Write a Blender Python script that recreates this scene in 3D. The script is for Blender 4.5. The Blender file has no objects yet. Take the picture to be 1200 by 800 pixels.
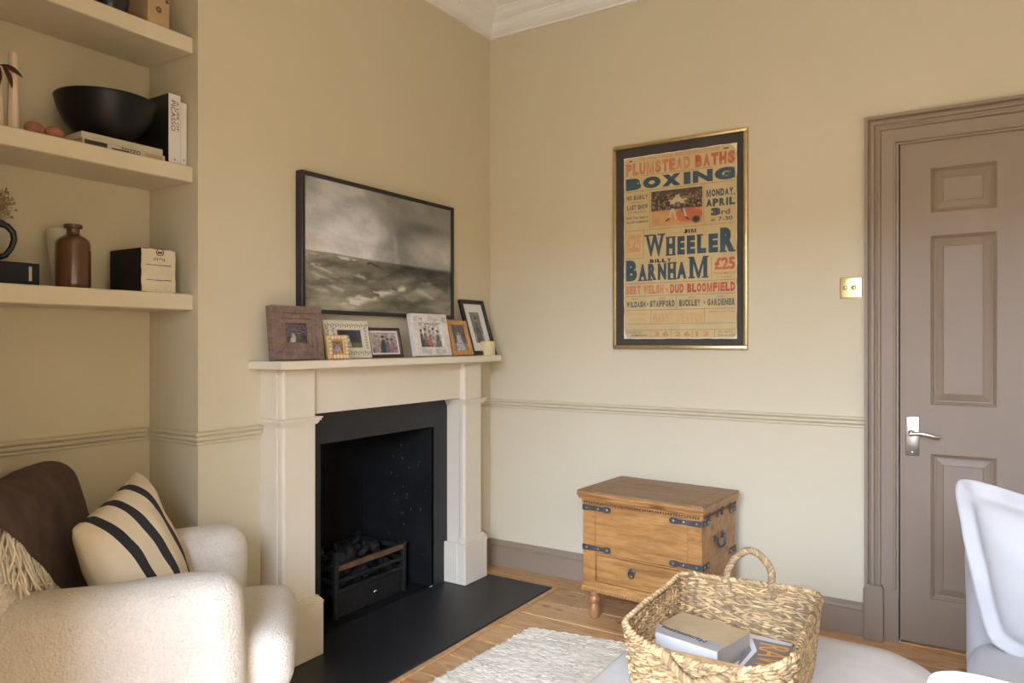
import bpy, bmesh, math, random
import numpy as np
from mathutils import Vector, Matrix, noise as mnoise

random.seed(7)
rng = np.random.default_rng(7)
scene = bpy.context.scene
COL = scene.collection
R = math.radians
PI = math.pi

# ------------------------------------------------------------------ camera
cam_d = bpy.data.cameras.new('camera')
cam_d.sensor_width = 36.0
cam_d.lens = 36.0 * 857.0 / 1200.0
cam_d.clip_start = 0.05
cam = bpy.data.objects.new('camera', cam_d)
COL.objects.link(cam)
cam.location = (2.274, -3.345, 1.22)
cam.rotation_euler = (R(90), 0, R(32.5))
scene.camera = cam

# ------------------------------------------------------------------ sky, sun, exposure
world = bpy.data.worlds.new('sky')
scene.world = world
world.use_nodes = True
wn = world.node_tree
wn.nodes.clear()
w_out = wn.nodes.new('ShaderNodeOutputWorld')
w_bg = wn.nodes.new('ShaderNodeBackground')
w_bg.inputs['Color'].default_value = (0.56, 0.715, 1.03, 1)
w_bg.inputs['Strength'].default_value = SKY_STRENGTH = 84.0
wn.links.new(w_bg.outputs[0], w_out.inputs[0])

sun_d = bpy.data.lights.new('sun', 'SUN')
sun_d.energy = 5.0
sun_d.color = (1.0, 0.88, 0.68)
sun_d.angle = R(1.0)
sun = bpy.data.objects.new('sun', sun_d)
COL.objects.link(sun)
sun.rotation_euler = (R(-42), 0, R(-18))       # from behind the house: lights the ground outside

# daylight portals in the two windows of the front wall (guide sampling only)
WINS = [(1.25, 3.25, 0.12, 2.50)]
WALL_F = -4.60
BAYX, BAYY = 1.06, -2.98      # unseen bay opens right of this corner, set to shade the alcove
for (x0, x1, z0, z1) in WINS:
    pd = bpy.data.lights.new('window_daylight', 'AREA')
    pd.shape = 'RECTANGLE'
    pd.size = x1 - x0
    pd.size_y = z1 - z0
    pd.cycles.is_portal = True
    po = bpy.data.objects.new('window_daylight', pd)
    COL.objects.link(po)
    po.location = ((x0 + x1) / 2, WALL_F - 0.26, (z0 + z1) / 2)
    po.rotation_euler = (R(90), 0, 0)            # shines towards +y, into the room

# warm fill spot added out of frame to brighten the fireplace wall
ld = bpy.data.lights.new('warm_fill_spot', 'SPOT')
ld.energy = 28.0
ld.color = (1.0, 0.62, 0.30)
ld.shadow_soft_size = 0.14
ld.spot_size = R(118)
ld.spot_blend = 1.0
lo_ = bpy.data.objects.new('warm_fill_spot', ld)
COL.objects.link(lo_)
lo_.location = (2.95, -2.80, 1.40)
lo_.rotation_euler = (Vector((0.0, -1.75, 0.95)) - lo_.location).to_track_quat('-Z', 'Y').to_euler()

vs = scene.view_settings
vs.view_transform = 'Standard'
vs.look = 'None'
vs.exposure = -0.60
vs.gamma = 1.0
vs.use_curve_mapping = False

# ------------------------------------------------------------------ materials
def new_mat(name):
    m = bpy.data.materials.new(name)
    m.use_nodes = True
    nt = m.node_tree
    b = nt.nodes['Principled BSDF']
    return m, nt, b

def nd(nt, t, **k):
    n = nt.nodes.new(t)
    for a, v in k.items():
        setattr(n, a, v)
    return n

def coords(nt, scale=(1, 1, 1), rot=(0, 0, 0), kind='Object'):
    tc = nd(nt, 'ShaderNodeTexCoord')
    mp = nd(nt, 'ShaderNodeMapping')
    mp.inputs['Scale'].default_value = scale
    mp.inputs['Rotation'].default_value = rot
    nt.links.new(tc.outputs[kind], mp.inputs['Vector'])
    return mp.outputs['Vector']

def noise_tex(nt, vec, scale, detail=4, rough=.55, dist=0):
    n = nd(nt, 'ShaderNodeTexNoise')
    n.inputs['Scale'].default_value = scale
    n.inputs['Detail'].default_value = detail
    n.inputs['Roughness'].default_value = rough
    n.inputs['Distortion'].default_value = dist
    nt.links.new(vec, n.inputs['Vector'])
    return n.outputs['Fac']

def ramp(nt, fac, stops):
    r = nd(nt, 'ShaderNodeValToRGB')
    e = r.color_ramp.elements
    while len(e) < len(stops):
        e.new(0.5)
    for i, (p, c) in enumerate(stops):
        e[i].position = p
        e[i].color = (c[0], c[1], c[2], 1)
    nt.links.new(fac, r.inputs['Fac'])
    return r.outputs['Color']

def mixc(nt, fac, a, b, mode='MIX'):
    m = nd(nt, 'ShaderNodeMix', data_type='RGBA', blend_type=mode)
    if isinstance(fac, float):
        m.inputs[0].default_value = fac
    else:
        nt.links.new(fac, m.inputs[0])
    for s, v in ((6, a), (7, b)):
        if isinstance(v, tuple):
            m.inputs[s].default_value = (v[0], v[1], v[2], 1)
        else:
            nt.links.new(v, m.inputs[s])
    return m.outputs[2]

def bump(nt, b, h, strength, dist=0.01, prev=None):
    n = nd(nt, 'ShaderNodeBump')
    n.inputs['Strength'].default_value = strength
    n.inputs['Distance'].default_value = dist
    nt.links.new(h, n.inputs['Height'])
    if prev is not None:
        nt.links.new(prev, n.inputs['Normal'])
    nt.links.new(n.outputs['Normal'], b.inputs['Normal'])
    return n.outputs['Normal']

def mat(name, col, rough=.6, var=0.0, vscale=6.0, bmp=0.0, bscale=60.0, bdist=.003, metal=0.0, coat=0.0, spec=None,
        stretch=(1, 1, 1), col2=None, island=0.0, emit=None, sheen=0.0):
    m, nt, b = new_mat(name)
    b.inputs['Roughness'].default_value = rough
    b.inputs['Metallic'].default_value = metal
    b.inputs['Coat Weight'].default_value = coat
    b.inputs['Coat Roughness'].default_value = .12
    if spec is not None:
        b.inputs['Specular IOR Level'].default_value = spec
    if sheen:
        b.inputs['Sheen Weight'].default_value = sheen
        b.inputs['Sheen Roughness'].default_value = .5
    v = coords(nt, stretch)
    c = None
    if var or col2 is not None:
        f = noise_tex(nt, v, vscale, 5, .6, .3)
        if col2 is None:
            a = tuple(x * (1 - var) for x in col)
            bb = tuple(min(1, x * (1 + var)) for x in col)
        else:
            a, bb = col, col2
        c = ramp(nt, f, [(.3, a), (.7, bb)])
    if island:
        g = nd(nt, 'ShaderNodeNewGeometry')
        base = c if c is not None else tuple(col)
        lo = mixc(nt, 1.0, base, tuple([1 - island] * 3), 'MULTIPLY')
        c = mixc(nt, g.outputs['Random Per Island'], lo, base)
    if c is not None:
        nt.links.new(c, b.inputs['Base Color'])
    else:
        b.inputs['Base Color'].default_value = (*col, 1)
    if bmp:
        h = noise_tex(nt, v, bscale, 3, .6)
        bump(nt, b, h, bmp, bdist)
    return m

def wood(name, dark, mid, light, grain=(1, 14, 14), scale=3.0, rough=.5, ring=True, coat=0.0, bmp=.15, knots=0.0, obj_rand=0.0):
    """long-grained timber: stretched noise, darker streaks, optional knots"""
    m, nt, b = new_mat(name)
    b.inputs['Roughness'].default_value = rough
    b.inputs['Coat Weight'].default_value = coat
    v = coords(nt, grain)
    if obj_rand:
        oi = nd(nt, 'ShaderNodeObjectInfo')
        add = nd(nt, 'ShaderNodeVectorMath', operation='ADD')
        mul = nd(nt, 'ShaderNodeVectorMath', operation='SCALE')
        nt.links.new(oi.outputs['Random'], mul.inputs['Scale'])
        mul.inputs[0].default_value = (37, 19, 11)
        nt.links.new(v, add.inputs[0])
        nt.links.new(mul.outputs[0], add.inputs[1])
        v = add.outputs[0]
    f = noise_tex(nt, v, scale, 6, .62, 1.2)
    c = ramp(nt, f, [(.25, dark), (.5, mid), (.75, light)])
    f2 = noise_tex(nt, v, scale * 5, 4, .7, .4)
    s = ramp(nt, f2, [(.38, (.62, .55, .48)), (.55, (1, 1, 1))])
    c = mixc(nt, .55, c, s, 'MULTIPLY')
    if knots:
        v2 = coords(nt, (1.4, 3.2, 3.2))
        vo = nd(nt, 'ShaderNodeTexVoronoi')
        vo.inputs['Scale'].default_value = knots
        nt.links.new(v2, vo.inputs['Vector'])
        k = ramp(nt, vo.outputs['Distance'], [(.06, (.28, .19, .12)), (.15, (1, 1, 1))])
        c = mixc(nt, .8, c, k, 'MULTIPLY')
    if obj_rand:
        mr = nd(nt, 'ShaderNodeMapRange')
        mr.inputs['To Min'].default_value = 1 - obj_rand
        mr.inputs['To Max'].default_value = 1.0
        nt.links.new(oi.outputs['Random'], mr.inputs['Value'])
        cc = nd(nt, 'ShaderNodeCombineColor')
        for i in range(3):
            nt.links.new(mr.outputs[0], cc.inputs[i])
        c = mixc(nt, 1.0, c, cc.outputs[0], 'MULTIPLY')
    nt.links.new(c, b.inputs['Base Color'])
    bump(nt, b, f2, bmp, .002)
    return m

def print_mat(name, rough=.55, coat=0.0, grain=0.0):
    """flat print: colour comes from the colour attribute 'ink' of the mesh"""
    m, nt, b = new_mat(name)
    b.inputs['Roughness'].default_value = rough
    b.inputs['Coat Weight'].default_value = coat
    b.inputs['Coat Roughness'].default_value = .05
    a = nd(nt, 'ShaderNodeVertexColor', layer_name='ink')
    c = a.outputs['Color']
    if grain:
        v = coords(nt, (1, 1, 1))
        f = noise_tex(nt, v, 90, 4, .7)
        g = ramp(nt, f, [(.35, (1 - grain,) * 3), (.65, (1, 1, 1))])
        c = mixc(nt, 1.0, c, g, 'MULTIPLY')
    nt.links.new(c, b.inputs['Base Color'])
    return m

M = {}
M['paint_wall'] = mat('wall_paint', (.62, .53, .35), .75, .025, 1.3, .05, 300, .001)
M['paint_white'] = mat('cornice_paint', (.88, .83, .76), .7, .03, 4, .06, 80, .002)
M['paint_ceiling'] = mat('ceiling_paint', (.80, .76, .69), .8, .02, 2)
M['paint_trim'] = mat('taupe_satin_paint', (.262, .186, .118), .52, .04, 3, .03, 150, .001)
M['paint_mantel'] = mat('mantel_paint', (.74, .64, .475), .5, .03, 3, .03, 120, .001)
M['paint_shelf'] = mat('shelf_paint', (.65, .555, .375), .6, .03, 3)
M['slate'] = mat('black_slate', (.015, .0155, .017), .46, .25, 5, .05, 40, .002)
M['soot'] = mat('sooty_black_board', (.0075, .007, .007), .75, .5, 9, .1, 30, .004, spec=.2)
M['cast_iron'] = mat('cast_iron', (.035, .033, .031), .5, .4, 30, .3, 140, .002, metal=.6)
M['copper_bar'] = mat('rusted_bar', (.22, .115, .06), .5, .35, 40, .25, 150, .002, metal=.5)
M['coal'] = mat('coal', (.016, .015, .014), .7, .5, 22, .9, 60, .01, spec=.3)
M['ash'] = mat('ash_dust', (.12, .115, .11), .9, .5, 25)
M['floor_wood'] = wood('pine_floorboard', (.46, .23, .085), (.68, .375, .155), (.80, .48, .22), (.9, 9, 9), 2.6, .42, coat=.15, knots=3.5, obj_rand=.22)
M['gap'] = mat('floor_gap', (.09, .05, .025), .9)
M['chest_wood'] = wood('honey_mango_wood', (.21, .080, .020), (.45, .215, .062), (.58, .31, .10), (1.1, 8, 8), 2.2, .42, coat=.12, knots=2.2)
M['chest_top_wood'] = wood('worn_top_wood', (.19, .10, .045), (.29, .165, .078), (.37, .22, .11), (1, 9, 9), 2.8, .5, knots=2.5)
M['leg_wood'] = wood('turned_leg_wood', (.27, .11, .035), (.42, .19, .065), (.52, .26, .10), (12, 12, 1.5), 2.5, .4, coat=.15)
M['iron_strap'] = mat('dark_iron_strap', (.095, .086, .078), .5, .3, 40, .2, 120, .001, metal=.4)
M['carving'] = mat('dark_carving', (.13, .055, .022), .6, .3, 40)
M['rivet'] = mat('worn_steel_rivet', (.34, .33, .31), .4, .2, 60, metal=.8)
M['boucle'] = None
M['pillow_cream'] = mat('cream_cotton', (.73, .60, .40), .9, .05, 12, .25, 500, .0015, sheen=.2)
def striped():
    m, nt, b = new_mat('cream_cotton_with_black_stripes')
    b.inputs['Roughness'].default_value = .9
    at = nd(nt, 'ShaderNodeAttribute', attribute_name='weave')
    sx = nd(nt, 'ShaderNodeSeparateXYZ')
    nt.links.new(at.outputs['Vector'], sx.inputs[0])
    v = coords(nt)
    f = noise_tex(nt, v, 12, 4)
    c = ramp(nt, f, [(.3, (.70, .57, .375)), (.7, (.77, .64, .44))])
    sh = nd(nt, 'ShaderNodeMath', operation='MULTIPLY_ADD')     # u + k v
    nt.links.new(sx.outputs['Y'], sh.inputs[0]); sh.inputs[1].default_value = .26
    nt.links.new(sx.outputs['X'], sh.inputs[2])
    for c0, w in ((.93, .042), (.66, .046), (.41, .044)):
        d = nd(nt, 'ShaderNodeMath', operation='SUBTRACT'); nt.links.new(sh.outputs[0], d.inputs[0]); d.inputs[1].default_value = c0
        a = nd(nt, 'ShaderNodeMath', operation='ABSOLUTE'); nt.links.new(d.outputs[0], a.inputs[0])
        l = nd(nt, 'ShaderNodeMath', operation='LESS_THAN'); nt.links.new(a.outputs[0], l.inputs[0]); l.inputs[1].default_value = w
        c = mixc(nt, l.outputs[0], c, (.022, .022, .026))
    nt.links.new(c, b.inputs['Base Color'])
    h = noise_tex(nt, v, 500, 3)
    bump(nt, b, h, .25, .0015)
    return m
M['pillow_striped'] = striped()
M['pillow_black'] = mat('black_cotton_band', (.022, .022, .026), .9, .15, 40, .25, 500, .0015)
M['throw'] = mat('brown_wool', (.175, .104, .074), .95, .22, 14, .4, 420, .002, sheen=.08)
M['fringe'] = mat('oatmeal_fringe', (.82, .72, .54), .9, .12, 60, island=.25)
M['linen'] = mat('white_linen', (.415, .385, .35), .9, .025, 9, .22, 420, .0015, sheen=.15)
M['ottoman_linen'] = mat('pale_grey_linen', (.62, .56, .475), .92, .05, 16, .4, 240, .002)
M['brass'] = mat('satin_brass', (.78, .62, .30), .3, .05, 20, metal=1.0)
M['nickel'] = mat('satin_nickel', (.72, .69, .63), .28, .03, 20, metal=1.0)
M['gold_frame'] = mat('brushed_gold_leaf', (.56, .42, .19), .36, .12, 30, .1, 120, .001, metal=.85)
M['mat_dark'] = mat('dark_mount_board', (.050, .040, .030), .8, .1, 30)
M['paper'] = mat('aged_poster_paper', (.50, .365, .16), .75, .07, 7, col2=(.60, .455, .22))
M['paper_white'] = mat('torn_paper_edge', (.72, .68, .56), .8)
M['black_frame'] = mat('black_painted_frame', (.018, .014, .014), .4, .2, 20)
M['black_gloss'] = mat('black_glazed_ceramic', (.010, .010, .012), .28, .2, 12, .06, 40, .002)
M['black_matte'] = mat('matte_black_bowl', (.006, .0056, .0056), .38, .25, 14, .05, 60, .002, spec=.3)
M['stoneware'] = mat('salt_glaze_stoneware', (.085, .034, .015), .22, .35, 9, .05, 60, .001, coat=.5, col2=(.13, .056, .024))
M['pale_ceramic'] = mat('pale_ceramic', (.74, .65, .52), .5, .05, 12)
M['terracotta'] = mat('terracotta', (.36, .14, .07), .7, .2, 40, .15, 150, .001)
M['wax'] = mat('ivory_wax', (.72, .56, .38), .5, .05, 20, .05, 60, .001)
M['wax_yellow'] = mat('cream_wax', (.66, .53, .27), .45, .06, 20)
M['wick'] = mat('pale_wick', (.62, .55, .45), .9)
M['leaf'] = mat('dried_red_leaf', (.13, .038, .022), .6, .3, 40, .2, 120, .001)
M['dried'] = mat('dried_flower_heads', (.42, .29, .16), .9, .3, 60, island=.4)
M['dried_stem'] = mat('dried_stem', (.33, .22, .12), .9)
M['box_black'] = mat('black_box_card', (.012, .010, .010), .65, .2, 20, spec=.25)
M['box_navy'] = mat('blue_black_cloth_book', (.012, .0135, .016), .75, .2, 30, .2, 400, .001, spec=.25)
M['cream_card'] = mat('distressed_cream_paint', (.62, .52, .34), .65, .05, 14, col2=(.70, .60, .42))
M['ink_black'] = mat('black_ink', (.03, .028, .028), .7)
M['ink_brown'] = mat('brown_ink', (.11, .055, .025), .7)
M['kraft'] = mat('kraft_card', (.46, .31, .15), .7, .08, 20)
M['book_white'] = mat('white_book_cloth', (.72, .67, .60), .6, .03, 20)
M['book_black'] = mat('black_book_jacket', (.014, .013, .014), .4, .2, 8)
M['pages'] = mat('book_pages', (.66, .58, .44), .85, .1, 200, stretch=(1, 1, 30))
M['pages_shaded'] = mat('shaded_book_pages', (.42, .36, .29), .85, .12, 200, stretch=(1, 1, 30))  # darker copy of the page colour, with shade put into it
M['book_cream'] = mat('cream_book_cover', (.52, .45, .31), .6, .1, 20)
M['book_tan'] = mat('tan_book_cover', (.40, .29, .15), .55, .1, 6, col2=(.52, .40, .235))
M['book_paper_white'] = mat('white_book_spine', (.74, .70, .65), .5)
M['mag_grey'] = mat('grey_magazine_cover', (.20, .18, .165), .35, .35, 9, coat=.2)
M['ink_orange'] = mat('orange_cover_ink', (.80, .34, .05), .5)
M['ink_navy'] = mat('poster_navy_ink', (.034, .062, .080), .75, .3, 22, col2=(.055, .092, .105))
M['ink_grey'] = mat('poster_grey_ink', (.13, .125, .095), .75, .3, 40)
M['basket'] = mat('seagrass_stitches', (.60, .39, .175), .75, .18, 60, island=.66)
M['basket_core'] = mat('seagrass_core', (.20, .12, .05), .9, .3, 60)
M['rug'] = mat('cream_cotton_weave', (.78, .655, .47), .95, .14, 40, .5, 260, .003, island=.3)
M['driftwood'] = wood('driftwood_frame', (.14, .085, .06), (.21, .135, .098), (.29, .20, .15), (9, 1.2, 9), 4, .7)
M['bone'] = mat('bone_inlay', (.68, .61, .45), .55, .06, 30)
M['bone_line'] = mat('inlay_line', (.30, .25, .15), .7)
M['gold_bead'] = mat('gold_bead_frame', (.62, .36, .10), .45, .2, 40, metal=.3)
M['dark_wood'] = wood('dark_red_frame', (.035, .014, .01), (.06, .024, .016), (.09, .036, .024), (9, 1.2, 9), 4, .35, coat=.3)
M['mother'] = mat('carved_white_frame', (.70, .63, .54), .5, .14, 40, .4, 60, .003)
M['shell_grey'] = mat('grey_shell_inlay', (.52, .46, .40), .4, .2, 40)
M['oak_frame'] = wood('orange_oak_frame', (.42, .19, .05), (.56, .28, .08), (.64, .34, .11), (9, 1.2, 9), 4, .45)
M['mount'] = mat('ivory_mount', (.70, .66, .57), .8)
M['photo'] = print_mat('photo_print', .3, .4)
M['canvas'] = print_mat('oil_on_canvas', .6, 0.0, .10)
M['gap_shade'] = mat('gap_shade', (.02, .017, .014), .9)
M['outside_ground'] = mat('sunlit_paving', (.10, .072, .04), .9, .15, 2)
M['brick'] = mat('sunlit_stock_brick', (.30, .19, .11), .9, .15, 2)
M['steel_knob'] = mat('steel_knob', (.6, .6, .58), .25, metal=1.0)

def fade_ink(name, col, paper, amount, sx=3.0):
    """worn letterpress ink that has rubbed away in blotches"""
    m, nt, b = new_mat(name)
    b.inputs['Roughness'].default_value = .75
    v = coords(nt, (1, 1, 1))
    f = noise_tex(nt, v, 9, 5, .65)
    c = ramp(nt, f, [(amount - .18, paper), (amount + .18, col)])
    nt.links.new(c, b.inputs['Base Color'])
    return m
M['ink_red'] = fade_ink('poster_red_ink', (.44, .075, .04), (.55, .25, .11), .42)
M['ink_red_worn'] = fade_ink('poster_worn_red_ink', (.47, .12, .055), (.56, .30, .13), .52)
M['ink_faint'] = fade_ink('poster_faint_orange_ink', (.56, .27, .11), (.60, .39, .18), .5)

def boucle():
    m, nt, b = new_mat('cream_boucle')
    b.inputs['Roughness'].default_value = .95
    b.inputs['Sheen Weight'].default_value = .25
    v = coords(nt)
    f = noise_tex(nt, v, 7, 3)
    f3 = noise_tex(nt, v, 150, 3, .6, 1.0)
    c = ramp(nt, f, [(.3, (.73, .64, .505)), (.7, (.79, .70, .565))])
    s = ramp(nt, f3, [(.3, (.80, .77, .72)), (.6, (1, 1, 1))])
    c = mixc(nt, .6, c, s, 'MULTIPLY')
    nt.links.new(c, b.inputs['Base Color'])
    vo = nd(nt, 'ShaderNodeTexVoronoi')
    vo.inputs['Scale'].default_value = 120
    nt.links.new(v, vo.inputs['Vector'])
    n1 = bump(nt, b, f3, .8, .008)
    bump(nt, b, vo.outputs['Distance'], .55, -.005, n1)
    return m
M['boucle'] = boucle()

# ------------------------------------------------------------------ mesh helpers
def BM():
    return bmesh.new()

def put(name, bm, m, parent=None, smooth=False, label=None, cat=None, group=None, kind=None, angle=40, recalc=True):
    """link a bmesh as one mesh object (a part when it has a parent)"""
    if recalc:
        bmesh.ops.recalc_face_normals(bm, faces=bm.faces)
    me = bpy.data.meshes.new(name)
    bm.to_mesh(me)
    bm.free()
    return put_mesh(name, me, m, parent, smooth, label, cat, group, kind, angle)

def put_mesh(name, me, m, parent=None, smooth=False, label=None, cat=None, group=None, kind=None, angle=40):
    if smooth:
        me.shade_smooth()
        if smooth == 'auto':
            me.set_sharp_from_angle(angle=R(angle))
    for x in (m if isinstance(m, (list, tuple)) else [m]):
        me.materials.append(x)
    o = bpy.data.objects.new(name, me)
    COL.objects.link(o)
    o.parent = parent
    tag(o, label, cat, group, kind)
    return o

def tag(o, label=None, cat=None, group=None, kind=None):
    if label: o['label'] = label
    if cat: o['category'] = cat
    if group: o['group'] = group
    if kind: o['kind'] = kind
    return o

def thing(name, loc=(0, 0, 0), rz=0, label=None, cat=None, group=None, kind=None):
    o = bpy.data.objects.new(name, None)
    o.empty_display_size = .05
    COL.objects.link(o)
    o.location = loc
    o.rotation_euler = (0, 0, rz)
    return tag(o, label, cat, group, kind)

def T(x=0, y=0, z=0):
    return Matrix.Translation((x, y, z))

def RX(a): return Matrix.Rotation(a, 4, 'X')
def RY(a): return Matrix.Rotation(a, 4, 'Y')
def RZ(a): return Matrix.Rotation(a, 4, 'Z')

def box(bm, lo, hi, bev=0.0, seg=2, mtx=None, mi=0):
    c = [(lo[i] + hi[i]) / 2 for i in range(3)]
    s = [abs(hi[i] - lo[i]) for i in range(3)]
    mm = T(*c) @ Matrix.Diagonal((s[0], s[1], s[2], 1))
    if mtx is not None:
        mm = mtx @ mm
    t = bmesh.new()
    bmesh.ops.create_cube(t, size=1, matrix=T(*c) @ Matrix.Diagonal((s[0], s[1], s[2], 1)))
    if bev > 0:
        bmesh.ops.bevel(t, geom=t.edges[:], offset=min(bev, min(s) * .49), segments=seg, affect='EDGES', profile=.5)
    join(bm, t, mtx, mi)

def join(bm, t, mtx=None, mi=0):
    vs_ = [bm.verts.new(mtx @ v.co if mtx is not None else v.co) for v in t.verts]
    t.verts.index_update()
    for f in t.faces:
        try:
            nf = bm.faces.new([vs_[v.index] for v in f.verts])
            nf.material_index = mi
        except ValueError:
            pass
    t.free()

def poly_extrude(bm, pts, h, mtx=None, mi=0):
    """pts in xy, extruded along z by h"""
    a = [bm.verts.new((mtx @ Vector((x, y, 0))) if mtx is not None else (x, y, 0)) for x, y in pts]
    b = [bm.verts.new((mtx @ Vector((x, y, h))) if mtx is not None else (x, y, h)) for x, y in pts]
    n = len(pts)
    fs = [bm.faces.new(a[::-1]), bm.faces.new(b)]
    for i in range(n):
        fs.append(bm.faces.new((a[i], a[(i + 1) % n], b[(i + 1) % n], b[i])))
    for f in fs: f.material_index = mi

def sweep(bm, prof, p0, p1, out, up, m0=0.0, m1=0.0):
    """moulding: profile (o,u) carried from p0 to p1; m0/m1 mitre: end shifts along the run by m*o"""
    p0, p1, out, up = Vector(p0), Vector(p1), Vector(out), Vector(up)
    d = (p1 - p0).normalized()
    A = [bm.verts.new(p0 + out * o + up * u + d * (m0 * o)) for o, u in prof]
    B = [bm.verts.new(p1 + out * o + up * u + d * (m1 * o)) for o, u in prof]
    n = len(prof)
    bm.faces.new(A)
    bm.faces.new(B[::-1])
    for i in range(n):
        bm.faces.new((A[i], B[i], B[(i + 1) % n], A[(i + 1) % n]))

def lathe(bm, prof, seg=32, mtx=None, cap=True, mi=0):
    rings = []
    for r, z in prof:
        if r < 1e-5:
            p = Vector((0, 0, z))
            rings.append([bm.verts.new(mtx @ p if mtx is not None else p)])
        else:
            rr = []
            for i in range(seg):
                a = 2 * PI * i / seg
                p = Vector((r * math.cos(a), r * math.sin(a), z))
                rr.append(bm.verts.new(mtx @ p if mtx is not None else p))
            rings.append(rr)
    fs = []
    for a, b in zip(rings, rings[1:]):
        if len(a) == 1 and len(b) == 1: continue
        for i in range(seg):
            j = (i + 1) % seg
            if len(a) == 1: fs.append(bm.faces.new((a[0], b[i], b[j])))
            elif len(b) == 1: fs.append(bm.faces.new((a[i], a[j], b[0])))
            else: fs.append(bm.faces.new((a[i], a[j], b[j], b[i])))
    if cap:
        if len(rings[0]) > 1: fs.append(bm.faces.new(rings[0][::-1]))
        if len(rings[-1]) > 1: fs.append(bm.faces.new(rings[-1]))
    for f in fs: f.material_index = mi

def tube(bm, pts, rad, seg=8, closed=False, mi=0, flat=1.0):
    pts = [Vector(p) for p in pts]
    n = len(pts)
    rings = []
    nrm = None
    for i, p in enumerate(pts):
        if closed:
            d = pts[(i + 1) % n] - pts[i - 1]
        else:
            d = pts[min(i + 1, n - 1)] - pts[max(i - 1, 0)]
        if d.length < 1e-9: d = Vector((0, 0, 1))
        d.normalize()
        if nrm is None:
            a = Vector((0, 0, 1)) if abs(d.z) < .9 else Vector((1, 0, 0))
            nrm = (a - d * a.dot(d)).normalized()
        else:
            nrm = nrm - d * nrm.dot(d)
            if nrm.length < 1e-6:
                nrm = d.orthogonal()
            nrm.normalize()
        b = d.cross(nrm)
        r = rad[i] if isinstance(rad, (list, tuple)) else rad
        rings.append([bm.verts.new(p + nrm * (r * flat * math.cos(2 * PI * k / seg)) + b * (r * math.sin(2 * PI * k / seg))) for k in range(seg)])
    pairs = list(zip(rings, rings[1:])) + ([(rings[-1], rings[0])] if closed else [])
    for a, b in pairs:
        for k in range(seg):
            f = bm.faces.new((a[k], a[(k + 1) % seg], b[(k + 1) % seg], b[k]))
            f.material_index = mi
    if not closed:
        for f in (bm.faces.new(rings[0][::-1]), bm.faces.new(rings[-1])):
            f.material_index = mi

def ball(bm, c, r, sub=2, scale=(1, 1, 1), mtx=None, mi=0, lump=0.0, seed=0.0):
    t = bmesh.new()
    bmesh.ops.create_icosphere(t, subdivisions=sub, radius=1)
    for v in t.verts:
        k = 1.0
        if lump:
            k += lump * mnoise.noise(v.co * 1.4 + Vector((seed, seed * 1.7, -seed)))
        v.co = Vector((v.co.x * r * scale[0] * k, v.co.y * r * scale[1] * k, v.co.z * r * scale[2] * k))
    mm = T(*c) if mtx is None else T(*c) @ mtx
    join(bm, t, mm, mi)

def soft_box(bm, lo, hi, rad, seg=5, amp=.006, freq=5.0, mtx=None, cuts=0, puff=0.0, seed=0.0):
    """upholstered block: rounded edges, slightly uneven faces"""
    t = bmesh.new()
    c = Vector([(lo[i] + hi[i]) / 2 for i in range(3)])
    s = Vector([abs(hi[i] - lo[i]) for i in range(3)])
    n = 14
    # build a rounded box by projecting a subdivided cube
    bmesh.ops.create_cube(t, size=2)
    bmesh.ops.subdivide_edges(t, edges=t.edges[:], cuts=n, use_grid_fill=True)
    half = s / 2
    rad = min(rad, min(half) * .999)
    for v in t.verts:
        q = Vector(v.co)
        # denser sampling toward edges
        q = Vector([math.copysign(1 - (1 - abs(a)) ** 1.35, a) for a in q])
        p = Vector((q.x * half.x, q.y * half.y, q.z * half.z))
        inner = Vector([max(-(half[i] - rad), min(half[i] - rad, p[i])) for i in range(3)])
        d = p - inner
        if d.length > 1e-9:
            # map cube-corner distances onto the sphere of radius rad
            m_ = max(abs(d.x), abs(d.y), abs(d.z))
            p = inner + d.normalized() * m_
        if puff:
            w = (1 - q.x ** 2) * (1 - q.y ** 2)
            p.z += math.copysign(puff * max(w, 0) ** .7, p.z) * (abs(q.z))
        nn = mnoise.noise((p + c) * freq + Vector((seed, 0, 0)))
        if d.length > 1e-9:
            p += d.normalized() * amp * nn
        v.co = p + c
    join(bm, t, mtx)

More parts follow.
